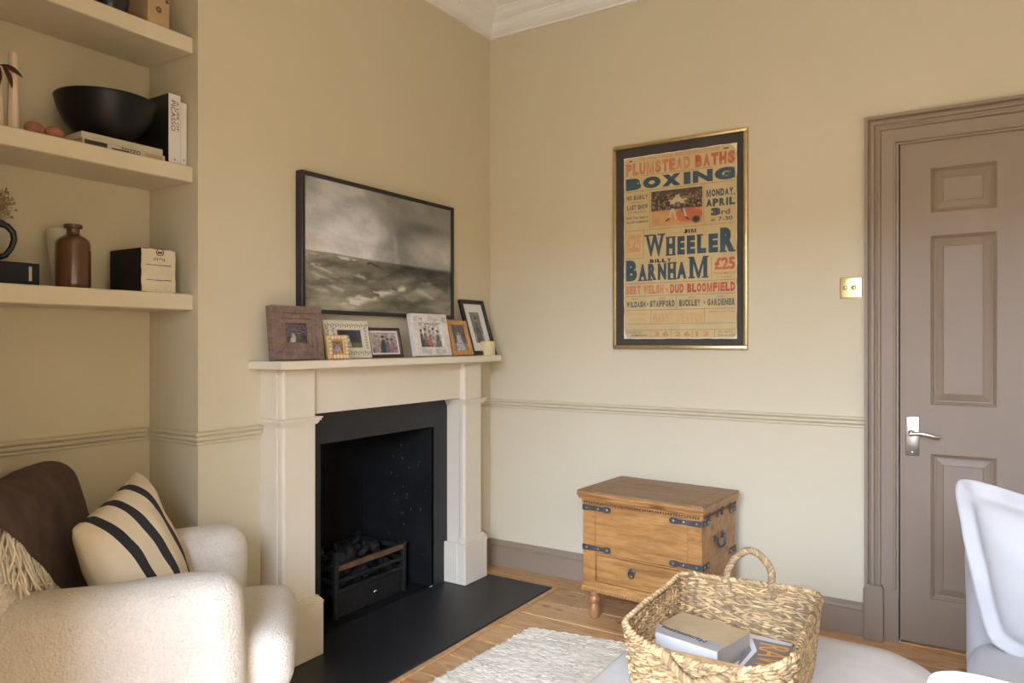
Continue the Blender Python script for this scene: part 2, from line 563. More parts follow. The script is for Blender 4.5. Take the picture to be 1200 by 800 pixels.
def cushion(bm, ex, ey, thick, origin, flange=0.0, n=26, ripple=.004, mi_fn=None, seed=0.0, pinch=.05, power=.5, corner=0):
    """pillow centred at origin; ex, ey full edge vectors; flange = flat border width"""
    ex, ey, origin = Vector(ex), Vector(ey), Vector(origin)
    nz = ex.cross(ey).normalized()
    W, H = ex.length, ey.length
    fx, fy = flange / W * 2, flange / H * 2
    sheets = []
    uvs = []
    for sgn in (1, -1):
        g = []
        for j in range(n + 1):
            row = []
            for i in range(n + 1):
                u, v = -1 + 2 * i / n, -1 + 2 * j / n
                u = math.copysign(abs(u) ** .85, u); v = math.copysign(abs(v) ** .85, v)
                a = max(0.0, 1 - (abs(u) / max(1e-6, 1 - fx)) ** 2.4) if abs(u) < 1 - fx else 0.0
                b = max(0.0, 1 - (abs(v) / max(1e-6, 1 - fy)) ** 2.4) if abs(v) < 1 - fy else 0.0
                t = thick / 2 * (a * b) ** power + .0025
                uu = u * (1 - pinch * (1 - v * v) * abs(u))
                vv = v * (1 - pinch * (1 - u * u) * abs(v))
                if corner:
                    mx_ = max(abs(u), abs(v))
                    if mx_ > 1e-6:
                        q_ = mx_ / (abs(u) ** corner + abs(v) ** corner) ** (1 / corner)
                        q_ = 1 - (1 - q_) * mx_ ** 3
                        uu *= q_; vv *= q_
                edge = max(abs(u), abs(v))
                uvs.append((u * .5 + .5, v * .5 + .5, 0))
                off = mnoise.noise(Vector((u * 2.5 + seed, v * 2.5, seed))) * ripple * (1 + 2.5 * (edge > .8) * (flange > 0))
                p = origin + ex * (uu / 2) + ey * (vv / 2) + nz * (sgn * t + off)
                row.append(p)
            g.append(row)
        sheets.append(g)
    vs2 = []
    for k, g in enumerate(sheets):
        vs2.append([[bm.verts.new(p) for p in row] for row in g])
    for k, g in enumerate(vs2):
        for j in range(n):
            for i in range(n):
                q = (g[j][i], g[j][i + 1], g[j + 1][i + 1], g[j + 1][i])
                f = bm.faces.new(q if k == 0 else q[::-1])
                if mi_fn: f.material_index = mi_fn((i + .5) / n, (j + .5) / n, k)
    a, b = vs2
    ring = [(0, i) for i in range(n)] + [(j, n) for j in range(n)] + [(n, i) for i in range(n, 0, -1)] + [(j, 0) for j in range(n, 0, -1)]
    for (j0, i0), (j1, i1) in zip(ring, ring[1:] + ring[:1]):
        bm.faces.new((a[j0][i0], b[j0][i0], b[j1][i1], a[j1][i1]))
    return uvs

def letter_m(bm, x0, x1, y0, y1, mtx):
    ps = [(0, 0), (.33, 0), (.33, .07), (.255, .07), (.255, .66), (.455, 0), (.56, 0), (.745, .66), (.745, .07), (.67, .07), (.67, 0), (1, 0), (1, .07), (.94, .07),
          (.94, .93), (1, .93), (1, 1), (.735, 1), (.515, .30), (.285, 1), (0, 1), (0, .93), (.065, .93), (.065, .07), (0, .07)]
    bm.faces.new([bm.verts.new(mtx @ Vector((x0 + a * (x1 - x0), y0 + c * (y1 - y0), 0))) for a, c in ps])
_fc = {}
def text_bm(bm, s, x0, x1, y0, y1, mtx, bold=.0, depth=.0004):
    """lettering fitted exactly to the box x0..x1, y0..y1 in the plane of mtx (z out)"""
    cu = bpy.data.curves.new('lettering', 'FONT')
    cu.body = s
    cu.offset = bold
    cu.extrude = .01
    cu.resolution_u = 3
    o = bpy.data.objects.new('lettering', cu)
    COL.objects.link(o)
    bpy.context.view_layer.update()
    dg = bpy.context.evaluated_depsgraph_get()
    me = bpy.data.meshes.new_from_object(o.evaluated_get(dg))
    co = np.empty(len(me.vertices) * 3)
    me.vertices.foreach_get('co', co)
    co = co.reshape(-1, 3)
    mn, mx = co.min(0), co.max(0)
    vs_ = []
    for p in co:
        q = Vector((x0 + (p[0] - mn[0]) / (mx[0] - mn[0]) * (x1 - x0), y0 + (p[1] - mn[1]) / max(1e-6, mx[1] - mn[1]) * (y1 - y0),
                    depth * (1 if p[2] > 0 else 0)))
        vs_.append(bm.verts.new(mtx @ q))
    for f in me.polygons:
        try:
            bm.faces.new([vs_[i] for i in f.vertices])
        except ValueError:
            pass
    bpy.data.objects.remove(o)
    bpy.data.curves.remove(cu)
    bpy.data.meshes.remove(me)

# --- flat prints: colours computed per vertex of a fine grid
def vnoise(X, Y, seed=0, octaves=5, gain=.55):
    out = np.zeros_like(X)
    amp, tot = 1.0, 0.0
    rg = np.random.default_rng(seed)
    for o in range(octaves):
        tab = rg.random((64, 64))
        fx, fy = X * 2 ** o, Y * 2 ** o
        ix, iy = np.floor(fx).astype(int), np.floor(fy).astype(int)
        tx, ty = fx - ix, fy - iy
        tx, ty = tx * tx * (3 - 2 * tx), ty * ty * (3 - 2 * ty)
        a = tab[iy % 64, ix % 64]; b = tab[iy % 64, (ix + 1) % 64]
        c = tab[(iy + 1) % 64, ix % 64]; d = tab[(iy + 1) % 64, (ix + 1) % 64]
        out += amp * ((a * (1 - tx) + b * tx) * (1 - ty) + (c * (1 - tx) + d * tx) * ty)
        tot += amp
        amp *= gain
    return out / tot

def sstep(a, b, x):
    t = np.clip((x - a) / (b - a), 0, 1)
    return t * t * (3 - 2 * t)

def lerp(a, b, t):
    return np.asarray(a) * (1 - t[..., None]) + np.asarray(b) * t[..., None]

def print_grid(name, w, h, mtx, paint, nx, ny, m, parent, label=None):
    """grid in the xy plane of mtx, 0..w, 0..h; paint(U,V) -> rgb (V up)"""
    U, V = np.meshgrid(np.linspace(0, 1, nx + 1), np.linspace(0, 1, ny + 1))
    rgb = paint(U, V)
    verts = [mtx @ Vector((u * w, v * h, 0)) for u, v in zip(U.ravel(), V.ravel())]
    faces = [(j * (nx + 1) + i, j * (nx + 1) + i + 1, (j + 1) * (nx + 1) + i + 1, (j + 1) * (nx + 1) + i) for j in range(ny) for i in range(nx)]
    me = bpy.data.meshes.new(name)
    me.from_pydata([tuple(v) for v in verts], [], faces)
    ca = me.color_attributes.new('ink', 'FLOAT_COLOR', 'POINT')
    arr = np.ones((len(verts), 4))
    arr[:, :3] = np.clip(rgb.reshape(-1, 3), 0, 1)
    ca.data.foreach_set('color', arr.ravel())
    return put_mesh(name, me, m, parent, label=label)

def s2l(c):
    return tuple(((x / 255) / 12.92 if x / 255 <= .04045 else ((x / 255 + .055) / 1.055) ** 2.4) for x in c)

def sweep2(bm, prof, p0, p1, out, up, n0=0.0, n1=0.0):
    """like sweep, but the mitre follows the width (u) of the profile"""
    p0, p1, out, up = Vector(p0), Vector(p1), Vector(out), Vector(up)
    d = (p1 - p0).normalized()
    A = [bm.verts.new(p0 + out * o + up * u + d * (n0 * u)) for o, u in prof]
    B = [bm.verts.new(p1 + out * o + up * u + d * (n1 * u)) for o, u in prof]
    n = len(prof)
    bm.faces.new(A); bm.faces.new(B[::-1])
    for i in range(n):
        bm.faces.new((A[i], B[i], B[(i + 1) % n], A[(i + 1) % n]))

def rings_rect(bm, steps, x0, x1, z0, z1, mtx=None, fill=True):
    """nested rectangles: steps of (inset, depth); depth along +y"""
    prev = None
    for ins, dep in steps:
        ps = [(x0 + ins, dep, z0 + ins), (x1 - ins, dep, z0 + ins), (x1 - ins, dep, z1 - ins), (x0 + ins, dep, z1 - ins)]
        cur = [bm.verts.new(mtx @ Vector(p) if mtx is not None else p) for p in ps]
        if prev:
            for i in range(4):
                bm.faces.new((prev[i], prev[(i + 1) % 4], cur[(i + 1) % 4], cur[i]))
        prev = cur
    if fill:
        bm.faces.new(prev)

# ------------------------------------------------------------------ the room
CEIL = 3.02
BRK = -1.796          # corner of the chimney breast
ALC = -0.29           # back of the alcove
XR = 3.42             # right wall
b = BM()
box(b, (-.62, -1.242, .803), (0, 0, CEIL))             # breast above the fire opening
box(b, (-.62, BRK, 0), (0, -1.242, CEIL))
box(b, (-.62, -.503, 0), (0, 0, .803))
box(b, (-.62, -1.242, 0), (-.43, -.503, .803))
box(b, (-.62, -2.98, 0), (ALC, BRK, CEIL))
put('wall_left', b, M['paint_wall'], kind='structure')

b = BM()
box(b, (-.62, 0, 0), (1.985, .16, CEIL))
box(b, (2.785, 0, 0), (XR + .16, .16, CEIL))
box(b, (1.985, 0, 2.035), (2.785, .16, CEIL))
box(b, (1.985, .10, 0), (2.785, .16, 2.035))
put('wall_back', b, M['paint_wall'], kind='structure')

b = BM()
box(b, (XR, WALL_F - .25, 0), (XR + .16, 0, CEIL))
put('wall_right', b, M['paint_wall'], kind='structure')

b = BM()
box(b, (-.62, WALL_F, 0), (BAYX, BAYY, CEIL))  # unseen pier added to keep window light off the alcove
edges_x = [-.62] + [q for w in WINS for q in (w[0], w[1])] + [XR]
for i in range(0, len(edges_x) - 1, 2):
    box(b, (edges_x[i], WALL_F - .25, 0), (edges_x[i + 1], WALL_F, CEIL))
for (x0, x1, z0, z1) in WINS:
    box(b, (x0, WALL_F - .25, 0), (x1, WALL_F, z0))
    box(b, (x0, WALL_F - .25, z1), (x1, WALL_F, CEIL))
put('wall_front', b, M['paint_wall'], kind='structure')

b = BM()
box(b, (-.62, WALL_F - .25, CEIL), (XR + .16, .16, CEIL + .2))
put('ceiling', b, M['paint_ceiling'], kind='structure')

# sash windows behind the camera: they light the room
for k, (x0, x1, z0, z1) in enumerate(WINS):
    w = thing('window_%d' % (k + 1), ((x0 + x1) / 2, WALL_F - .12, z0), kind='structure')
    hw, hh = (x1 - x0) / 2, z1 - z0
    b = BM()
    for s in (-1, 1):
        box(b, (s * hw - (.05 if s > 0 else 0), -.06, 0), (s * hw + (.05 if s < 0 else 0), .06, hh))
    box(b, (-hw, -.06, hh - .05), (hw, .06, hh)); box(b, (-hw, -.06, 0), (hw, .06, .06))
    box(b, (-hw, -.03, hh / 2 - .025), (hw, .03, hh / 2 + .025))
    box(b, (-.025, -.03, 0), (.025, .03, hh))
    put('window_frame', b, M['paint_white'], w)
    b = BM(); box(b, (-hw - .06, .10, -.03), (hw + .06, .20, .005), .006)
    put('window_sill', b, M['paint_white'], w)

# floor: sub-floor with separate pine boards
b = BM()
box(b, (-.62, WALL_F - .25, -.12), (XR + .16, .16, -.022))
floor = put('floor', b, M['gap'], kind='structure')
bw = .178
y = -.003
row = 0
fmesh = {}
rr = random.Random(3)
HX1 = .505             # front of the hearth
while y > WALL_F:
    y1 = max(y - bw, WALL_F)
    yh0, yh1 = -1.72, -.205
    x = 0.0 if (y > BRK or y < -2.98) else ALC
    xe = XR
    cuts = [x]
    q = x + rr.uniform(.5, 1.9)
    if row == 0: q = 1.02
    if row == 1: q = .69
    while q < xe - .3:
        cuts.append(q); q += rr.uniform(1.1, 2.3)
    cuts.append(xe)
    for a, c in zip(cuts, cuts[1:]):
        b = BM()
        box(b, (a + .0015, y1 + .002, -.022), (c - .0015, y - .002, rr.uniform(-.0012, .0006)), .0025, 1)
        put('floorboard', b, M['floor_wood'], floor)
    y = y1
    row += 1

# skirting
SK = [(0, 0), (.022, 0), (.022, .100), (.016, .105), (.019, .112), (.014, .121), (.008, .128), (.007, .136), (0, .136)]
def base(name, p0, p1, out, m0=0, m1=0):
    b = BM(); sweep(b, SK, p0, p1, out, (0, 0, 1), m0, m1)
    return put(name, b, M['paint_trim'], kind='structure')
base('baseboard_back', (0, 0, 0), (1.876, 0, 0), (0, -1, 0), 1, 0)
base('baseboard_right', (XR, WALL_F, 0), (XR, 0, 0), (-1, 0, 0), 1, -1)
b = BM()
sweep(b, SK, (0, -.234, 0), (0, 0, 0), (1, 0, 0), (0, 0, 1), 0, -1)
sweep(b, SK, (0, BRK, 0), (0, -1.549, 0), (1, 0, 0), (0, 0, 1), -1, 0)
sweep(b, SK, (ALC, BRK, 0), (0, BRK, 0), (0, -1, 0), (0, 0, 1), 1, 1)
sweep(b, SK, (ALC, -2.98, 0), (ALC, BRK, 0), (1, 0, 0), (0, 0, 1), 1, -1)
put('baseboard_left', b, M['paint_trim'], kind='structure')

# dado rail
DR = [(0, 0), (.006, 0), (.009, .003), (.009, .008), (.005, .011), (.011, .014), (.016, .019), (.016, .024), (.010, .028), (.014, .031),
      (.021, .036), (.021, .042), (.012, .046), (0, .046)]
ZD = .861
b = BM()
sweep(b, DR, (0, 0, ZD), (1.879, 0, ZD), (0, -1, 0), (0, 0, 1), 1, 0)
put('trim_1', b, M['paint_wall'], kind='structure')
b = BM()
sweep(b, DR, (0, -.249, ZD), (0, 0, ZD), (1, 0, 0), (0, 0, 1), 0, -1)
sweep(b, DR, (0, BRK, ZD), (0, -1.536, ZD), (1, 0, 0), (0, 0, 1), -1, 0)
sweep(b, DR, (ALC, BRK, ZD), (0, BRK, ZD), (0, -1, 0), (0, 0, 1), 1, 1)
sweep(b, DR, (ALC, -2.98, ZD), (ALC, BRK, ZD), (1, 0, 0), (0, 0, 1), 1, -1)
put('trim_2', b, M['paint_wall'], kind='structure')

# cornice
CO = [(0, 0), (.014, 0), (.014, .010), (.008, .014), (.020, .018), (.036, .026), (.050, .040), (.060, .056), (.066, .060), (.066, .068),
      (.074, .070), (.094, .080), (.112, .096), (.120, .100), (.120, .110), (.150, .116), (.175, .126), (.18, .138), (0, .138)]
ZC = CEIL - .138
b = BM()
sweep(b, CO, (0, 0, ZC), (XR, 0, ZC), (0, -1, 0), (0, 0, 1), 1, -1)
put('trim_3', b, M['paint_white'], kind='structure')
b = BM()
sweep(b, CO, (0, BRK, ZC), (0, 0, ZC), (1, 0, 0), (0, 0, 1), -1, -1)
sweep(b, CO, (ALC, BRK, ZC), (0, BRK, ZC), (0, -1, 0), (0, 0, 1), 1, 1)
sweep(b, CO, (ALC, -2.98, ZC), (ALC, BRK, ZC), (1, 0, 0), (0, 0, 1), 1, -1)
put('trim_4', b, M['paint_white'], kind='structure')

# door
door = thing('door_1', (2.385, 0, 0), kind='structure')
DX0, DX1, DZ = 2.008 - 2.385, 2.768 - 2.385, 2.017
AR = [(0, 0), (.036, 0), (.036, .012), (.030, .015), (.021, .016), (.021, .019), (.026, .023), (.026, .034), (.018, .038), (.016, .044),
      (.021, .048), (.021, .056), (.014, .060), (.014, .104), (.017, .106), (.017, .112), (.010, .115), (.010, .122), (0, .122)]
b = BM()
XO0, XO1, ZO = 1.881 - 2.385, 2.895 - 2.385, 2.138
sweep2(b, AR, (XO0, 0, .215), (XO0, 0, ZO), (0, -1, 0), (1, 0, 0), 0, -1)
sweep2(b, AR, (XO1, 0, .215), (XO1, 0, ZO), (0, -1, 0), (-1, 0, 0), 0, -1)
sweep2(b, AR, (XO0, 0, ZO), (XO1, 0, ZO), (0, -1, 0), (0, 0, -1), 1, -1)
put('architrave', b, M['paint_trim'], door)
for s, xa, xb_, xc in ((0, XO0 - .003, XO0 + .070, XO0 + .122), (1, XO1 + .003, XO1 - .070, XO1 - .122)):
    b = BM()
    lo, hi = min(xa, xb_), max(xa, xb_)
    box(b, (lo, -.046, 0), (hi, 0, .210), .003, 1)
    box(b, (min(xb_, xc), -.014, 0), (max(xb_, xc), 0, .216))
    prof = [(lo, .208), (hi, .208), (hi - .006, .226), (lo + .004, .226)]
    poly_extrude(b, prof, .040, Matrix(((1, 0, 0, 0), (0, 0, -1, 0), (0, 1, 0, 0), (0, 0, 0, 1))))
    put('plinth_block', b, M['paint_trim'], door)
b = BM()
box(b, (DX0 - .022, 0, 0), (DX0 - .004, .10, 2.035)); box(b, (DX1 + .004, 0, 0), (DX1 + .017, .10, 2.035))
box(b, (DX0 - .022, 0, DZ + .004), (DX1 + .017, .10, 2.035))
put('door_frame', b, M['paint_trim'], door)
b = BM(); box(b, (DX0 - .004, .05, 0), (DX1 + .004, .10, DZ + .004))  # near-black slab behind the leaf, its colour stands for shade in the gap
put('door_gap_shade', b, M['gap_shade'], door)
cols_ = [(2.114 - 2.385, 2.336 - 2.385), (2.440 - 2.385, 2.662 - 2.385)]
rows_ = [(.196, .776), (.968, 1.642), (1.730, 1.910)]
leaf = BM()
ZB = .012
xs = [DX0, cols_[0][0], cols_[0][1], cols_[1][0], cols_[1][1], DX1]
for i in (0, 2, 4):
    box(leaf, (xs[i], .004, ZB), (xs[i + 1], .046, DZ))
zs = [ZB, rows_[0][0], rows_[0][1], rows_[1][0], rows_[1][1], rows_[2][0], rows_[2][1], DZ]
for c0, c1 in cols_:
    for j in (0, 2, 4, 6):
        box(leaf, (c0, .004, zs[j]), (c1, .046, zs[j + 1]))
dl = put('door_leaf', leaf, M['paint_trim'], door)
for c0, c1 in cols_:
    for z0, z1 in rows_:
        b = BM()
        rings_rect(b, [(0, .0035), (.003, .002), (.006, .005), (.011, .009), (.013, .016), (.018, .017), (.021, .015), (.044, .0075), (.046, .0105), (.047, .0105)],
                   c0, c1, z0, z1)
        put('door_panel', b, M['paint_trim'], dl)
b = BM()
box(b, (2.028 - 2.385, -.004, .762), (2.076 - 2.385, .005, .918), .003, 2)
for zz in (.775, .905):
    ball(b, (2.052 - 2.385, -.004, zz), .004, 1, (1, .4, 1))
hp = put('handle_plate', b, M['nickel'], door, smooth='auto')
b = BM()
hx = 2.050 - 2.385
lathe(b, [(.013, 0), (.013, .004), (.009, .008), (.008, .040), (.010, .045), (.010, .052), (.006, .055)], 20, T(hx, -.003, .853) @ RX(R(90)))
tube(b, [(hx, -.050, .853), (hx + .02, -.052, .856), (hx + .045, -.052, .856), (hx + .068, -.051, .851), (hx + .085, -.049, .846), (hx + .100, -.046, .846)],
     [.0085, .0075, .0070, .0072, .0066, .005], 10)
put('door_lever', b, M['nickel'], door, smooth='auto')
b = BM(); box(b, (DX0, -.012, .0), (DX1, .03, .007), .003, 1)
put('threshold', b, M['floor_wood'], door)

# light switch
sw = thing('light_switch', (1.826, 0, 1.445), label='square brass two-button light switch on the wall left of the door', cat='light switch')
b = BM(); box(b, (-.043, -.005, -.043), (.043, .001, .043), .004, 3)
put('switch_plate', b, M['brass'], sw, smooth='auto')
for s in (-1, 1):
    b = BM(); lathe(b, [(.012, 0), (.012, .002), (.008, .003), (.0075, .010), (.005, .012)], 18, T(s * .016 - .004, -.004, 0) @ RX(R(90)))
    put('dimmer_knob', b, M['brass'], sw, smooth='auto')

# outside: sunlit paving and an unseen brick terrace added to block the low sky
b = BM(); box(b, (-60, -120, -.9), (60, WALL_F - .3, -.6))
tag(put('pavement', b, M['outside_ground']), kind='structure')
b = BM()
box(b, (-45, -40, -.6), (45, -31, 6.2))
for i in range(-14, 15):
    box(b, (i * 3 - .55, -31.02, .6), (i * 3 + .55, -30.96, 2.3)); box(b, (i * 3 - .55, -31.02, 3.4), (i * 3 + .55, -30.96, 5.0))
tag(put('terrace', b, M['brick']), kind='structure')
# ------------------------------------------------------------------ fireplace
fp = thing('fireplace_surround', (0, -.875, 0), label='cream painted timber fireplace surround with plain pilasters and mantel shelf', cat='fireplace')
def yy(v): return v + .875
b = BM()
box(b, (0, yy(-1.59), 1.118), (.180, yy(-.160), 1.148), .003, 2)
put('mantel_shelf', b, M['paint_mantel'], fp)
b = BM()
box(b, (0, yy(-1.535), .937), (.088, yy(-.244), 1.118))
put('frieze', b, M['paint_mantel'], fp)
for (y0, y1, yo, yi) in ((-1.528, -1.368, -1.535, -1.372), (-.400, -.250, -.244, -.396)):
    b = BM(); box(b, (0, yy(min(yo, yi)), .0), (.088, yy(max(yo, yi)), .937))
    put('jamb', b, M['paint_mantel'], fp)
    b = BM(); box(b, (.080, yy(y0), .2), (.118, yy(y1), 1.118), .010, 2)
    pil = put('pilaster', b, M['paint_mantel'], fp)
    b = BM()
    box(b, (.088 if True else 0, yy(y0 - .022), .012), (.138, yy(y1 + .020), .214), .003, 1)
    box(b, (0, yy(y0 - .022), .012), (.088, yy(y0 - .0075), .214), .003, 1)
    box(b, (0, yy(y1 + .0075), .012), (.088, yy(y1 + .020), .214), .003, 1)
    for k in range(4):
        t0 = k / 4
        box(b, (.086, yy(y0 - .022 + .018 * t0), .214 + .006 * k), (.138 - .017 * t0, yy(y1 + .020 - .017 * t0), .222 + .006 * k))
    put('plinth_block', b, M['paint_mantel'], pil)
    b = BM()
    for k, (e, za, zb) in enumerate(((.004, .903, .909), (.008, .909, .917), (.014, .917, .926), (.018, .926, .931))):
        box(b, (0 if k < 9 else 0, yy(min(y0, yo) - e), za), (.118 + e, yy(max(y1, yo) + e * (1 if y0 < -1 else 1)), zb))
    # keep the moulding off the frieze side
    put('neck_moulding', b, M['paint_mantel'], pil)

ins = thing('fireplace_insert', (0, -.875, 0), label='black fireplace opening with flat slips around a sooty firebox', cat='fireplace')
b = BM()
box(b, (-.012, yy(-1.371), .012), (.006, yy(-1.242), .936))
box(b, (-.012, yy(-.503), .012), (.006, yy(-.397), .936))
box(b, (-.012, yy(-1.242), .800), (.006, yy(-.503), .936))
put('slip_panel', b, M['slate'], ins)
b = BM()
# splayed firebox lining: two cheeks, back, throat and floor
A = [(-.008, yy(-1.241)), (-.008, yy(-.504)), (-.42, yy(-.56)), (-.42, yy(-1.19))]
lo = [b.verts.new((x, y_, .012)) for x, y_ in A]; hi = [b.verts.new((x, y_, .800)) for x, y_ in A]
for i, j in ((1, 2), (2, 3), (3, 0)):
    b.faces.new((lo[i], lo[j], hi[j], hi[i]))
b.faces.new(hi); b.faces.new(lo)
fbx = put('firebox', b, M['soot'], ins, recalc=False)
b = BM()
sr = random.Random(8)
for k in range(26):
    f_ = sr.uniform(.06, .62); zz = sr.choice((sr.gauss(.56, .07), sr.gauss(.42, .06), sr.uniform(.1, .75)))
    P0 = Vector((-.008 - .412 * f_, yy(-.504) - .056 * f_ - .0012, zz)); dv = Vector((-.412, -.056, 0)).normalized()
    w_, h_ = sr.uniform(.0012, .0045), sr.uniform(.003, .016)
    b.faces.new([b.verts.new(P0 + dv * x_ + Vector((0, 0, z_))) for x_, z_ in ((0, 0), (w_, .001), (w_ * .8, h_), (-.001, h_ * .8))])
put('plaster_scuffs', b, M['ash'], fbx, recalc=False, kind='stuff')

he = BM()
box(he, (-.42, -1.19, .0), (0, -.56, .0118))
box(he, (0, -1.70, .0), (HX1, -.202, .012), .002, 1)
put('hearth', he, M['slate'], label='black slate hearth slab in front of the fireplace', cat='hearth')
b = BM(); box(b, (HX1 + .001, -1.74, 0), (HX1 + .028, -.178, .008), .003, 1); box(b, (0.024, -.2005, 0), (HX1 + .001, -.178, .008), .003, 1)
put('trim_5', b, M['floor_wood'], kind='structure')

# grate
gr = thing('fire_grate', (-.21, -.855, .012), label='black iron fire grate with rusted front bar and ash drawer', cat='grate')
GX, GY0, GY1, GXB = .13, -.222, .222, -.165
for (px, py) in ((GX, GY0), (GX, GY1), (GXB, GY0), (GXB, GY1)):
    b = BM()
    box(b, (px - .011, py - .011, 0), (px + .011, py + .011, .232), .002, 1)
    box(b, (px - .018, py - .018, .232), (px + .018, py + .018, .240), .002, 1)
    box(b, (px - .010, py - .010, .240), (px + .010, py + .010, .246), .002, 1)
    put('post', b, M['cast_iron'], gr)
for z0, z1, mm in ((.204, .228, 'copper_bar'), (.152, .168, 'cast_iron'), (.106, .124, 'cast_iron')):
    b = BM(); box(b, (GX - .009, GY0 + .009, z0), (GX + .009, GY1 - .009, z1), .003, 1)
    put('front_bar', b, M[mm], gr, label='rusted brown top bar' if mm == 'copper_bar' else None)
for s in (GY0, GY1):
    for z0, z1 in ((.204, .224), (.152, .166), (.106, .120)):
        b = BM(); box(b, (GXB + .009, s - .006, z0), (GX - .009, s + .006, z1), .002, 1)
        put('side_bar', b, M['cast_iron'], gr)
for z0, z1 in ((.204, .224), (.130, .146)):
    b = BM(); box(b, (GXB - .006, GY0 + .009, z0), (GXB + .006, GY1 - .009, z1), .002, 1)
    put('back_bar', b, M['cast_iron'], gr)
b = BM()
box(b, (GXB + .012, GY0 + .013, .088), (GX - .012, GY1 - .013, .1))
put('coal_tray', b, M['cast_iron'], gr)
b = BM()
box(b, (GX - .014, GY0 + .012, .0), (GX - .004, GY1 - .012, .104), .002, 1)
box(b, (GX - .004, GY0 + .012, .094), (GX + .003, GY1 - .012, .104), .001, 1)
ad = put('ash_drawer', b, M['cast_iron'], gr)
b = BM(); lathe(b, [(.004, 0), (.004, .010), (.010, .014), (.011, .019), (.007, .024), (0, .025)], 16, T(GX - .004, .01, .058) @ RY(R(90)))
put('knob', b, M['steel_knob'], ad, smooth=True)
cr = random.Random(11)
spots = []
for layer, (zc, nx_, ny_) in enumerate(((.128, 4, 6), (.176, 4, 6), (.222, 3, 4))):
    for i in range(nx_):
        for j in range(ny_):
            fx = (i + .5) / nx_; fy = (j + .5) / ny_
            ins_ = .03 + .022 * layer
            spots.append((GXB + ins_ + (GX - GXB - 2 * ins_) * fx + cr.uniform(-.006, .006), GY0 + ins_ + (GY1 - GY0 - 2 * ins_) * fy + cr.uniform(-.01, .01), zc + cr.uniform(-.004, .004)))
for k, (px, py, pz) in enumerate(spots):
    b = BM()
    ball(b, (0, 0, 0), cr.uniform(.026, .033), 2, (1.05, 1.2, .72), lump=1.0, seed=k * 3.1)
    o = put('coal', b, M['coal'], smooth=True, label='lump of black coal heaped in the iron fire grate', cat='coal', group='coals in the fire grate')
    o.location = (px - .21, py - .855, pz + .012)
    o.rotation_euler = (cr.uniform(0, 6), cr.uniform(0, 6), cr.uniform(0, 6))

# ------------------------------------------------------------------ alcove shelves and what stands on them
SH = {'lowest': 1.384, 'middle': 1.827, 'top': 2.275}
for nm, z in SH.items():
    b = BM(); box(b, (ALC, -2.98, z - .055), (-.028, BRK, z), .003, 1)
    put('alcove_shelf', b, M['paint_shelf'], label={'lowest': 'lowest thick painted alcove shelf, holding the brown bottle',
        'middle': 'middle thick painted alcove shelf, holding the black bowl', 'top': 'topmost painted alcove shelf, cut off by the top edge'}[nm],
        cat='shelf', group='alcove shelves')

def pages_book(name, lo, hi, cover, label, spine='x+', group=None, cat='book', spine_mat=None, loc=(0, 0, 0), rz=0, pages='pages', th=.002):
    """a book as case + page block in local box lo..hi; spine on the named side"""
    t = thing(name, loc, rz, label, cat, group)
    w = [hi[i] - lo[i] for i in range(3)]
    k = min(range(3), key=lambda i: w[i])        # thickness axis
    b1, b2 = BM(), BM()
    l2, h2 = list(lo), list(hi)
    l2[k] += th; h2[k] -= th
    ax, sg = 'xyz'.index(spine[0]), (1 if spine[1] == '+' else -1)
    for i in range(3):
        if i != k:
            if not (i == ax and sg < 0): l2[i] += th * 1.2
            if not (i == ax and sg > 0): h2[i] -= th * 1.2
    if sg > 0: h2[ax] -= th
    else: l2[ax] += th
    a, c = list(lo), list(hi); c[k] = lo[k] + th; box(b1, a, c, .0007, 1)
    a, c = list(lo), list(hi); a[k] = hi[k] - th; box(b1, a, c, .0007, 1)
    put('cover', b1, M[cover], t)
    s = BM(); a, c = list(lo), list(hi)
    if sg > 0: a[ax] = hi[ax] - th
    else: c[ax] = lo[ax] + th
    a[k] += .0; c[k] -= .0
    e = .0004
    a[k] -= e; c[k] += e
    if sg > 0: c[ax] += e
    else: a[ax] -= e
    box(s, a, c, .001, 1)
    sp = put('spine', s, M[spine_mat or cover], t, label=('%s spine' % spine_mat.split('_')[-1]) if False else None)
    box(b2, l2, h2)
    put('page_block', b2, M[pages], t)
    return t, sp

# matrices for print on faces: X across, Y up the letters, Z out of the face
def face_mtx(o, x, y):
    x, y = Vector(x).normalized(), Vector(y).normalized()
    z = x.cross(y)
    return Matrix(((x.x, y.x, z.x, o[0]), (x.y, y.y, z.y, o[1]), (x.z, y.z, z.z, o[2]), (0, 0, 0, 1)))

# -- lowest shelf
Z = SH['lowest']
t = thing('index_box', (-.145, -1.907, Z), label='small black box with a distressed cream front and two drawer lines', cat='box')
b = BM(); box(b, (-.095, -.062, 0), (.090, .062, .147), .002, 1); put('box_body', b, M['box_black'], t)
b = BM()
fr = random.Random(5)
N = 16
pts = []
for (xa, ya, xb_, yb) in ((-.060, .002, .060, .002), (.060, .002, .060, .145), (.060, .145, -.060, .145), (-.060, .145, -.060, .002)):
    for i in range(N):
        k = i / N
        pts.append((xa + (xb_ - xa) * k + fr.uniform(-.0013, .0013), ya + (yb - ya) * k + fr.uniform(-.0013, .0013)))
poly_extrude(b, pts, .003, Matrix(((0, 0, 1, .090), (1, 0, 0, 0), (0, 1, 0, 0), (0, 0, 0, 1))))
fp_ = put('front_panel', b, M['cream_card'], t, label='chipped cream painted front')
for zz in (.042, .092):
    b = BM()
    tube(b, [(.0932, -.044 + .088 * i / 9, zz + fr.uniform(-.001, .001)) for i in range(10)], [fr.uniform(.0009, .0018) for i in range(10)], 5)
    put('drawer_line', b, M['ink_brown'], fp_)
b = BM()
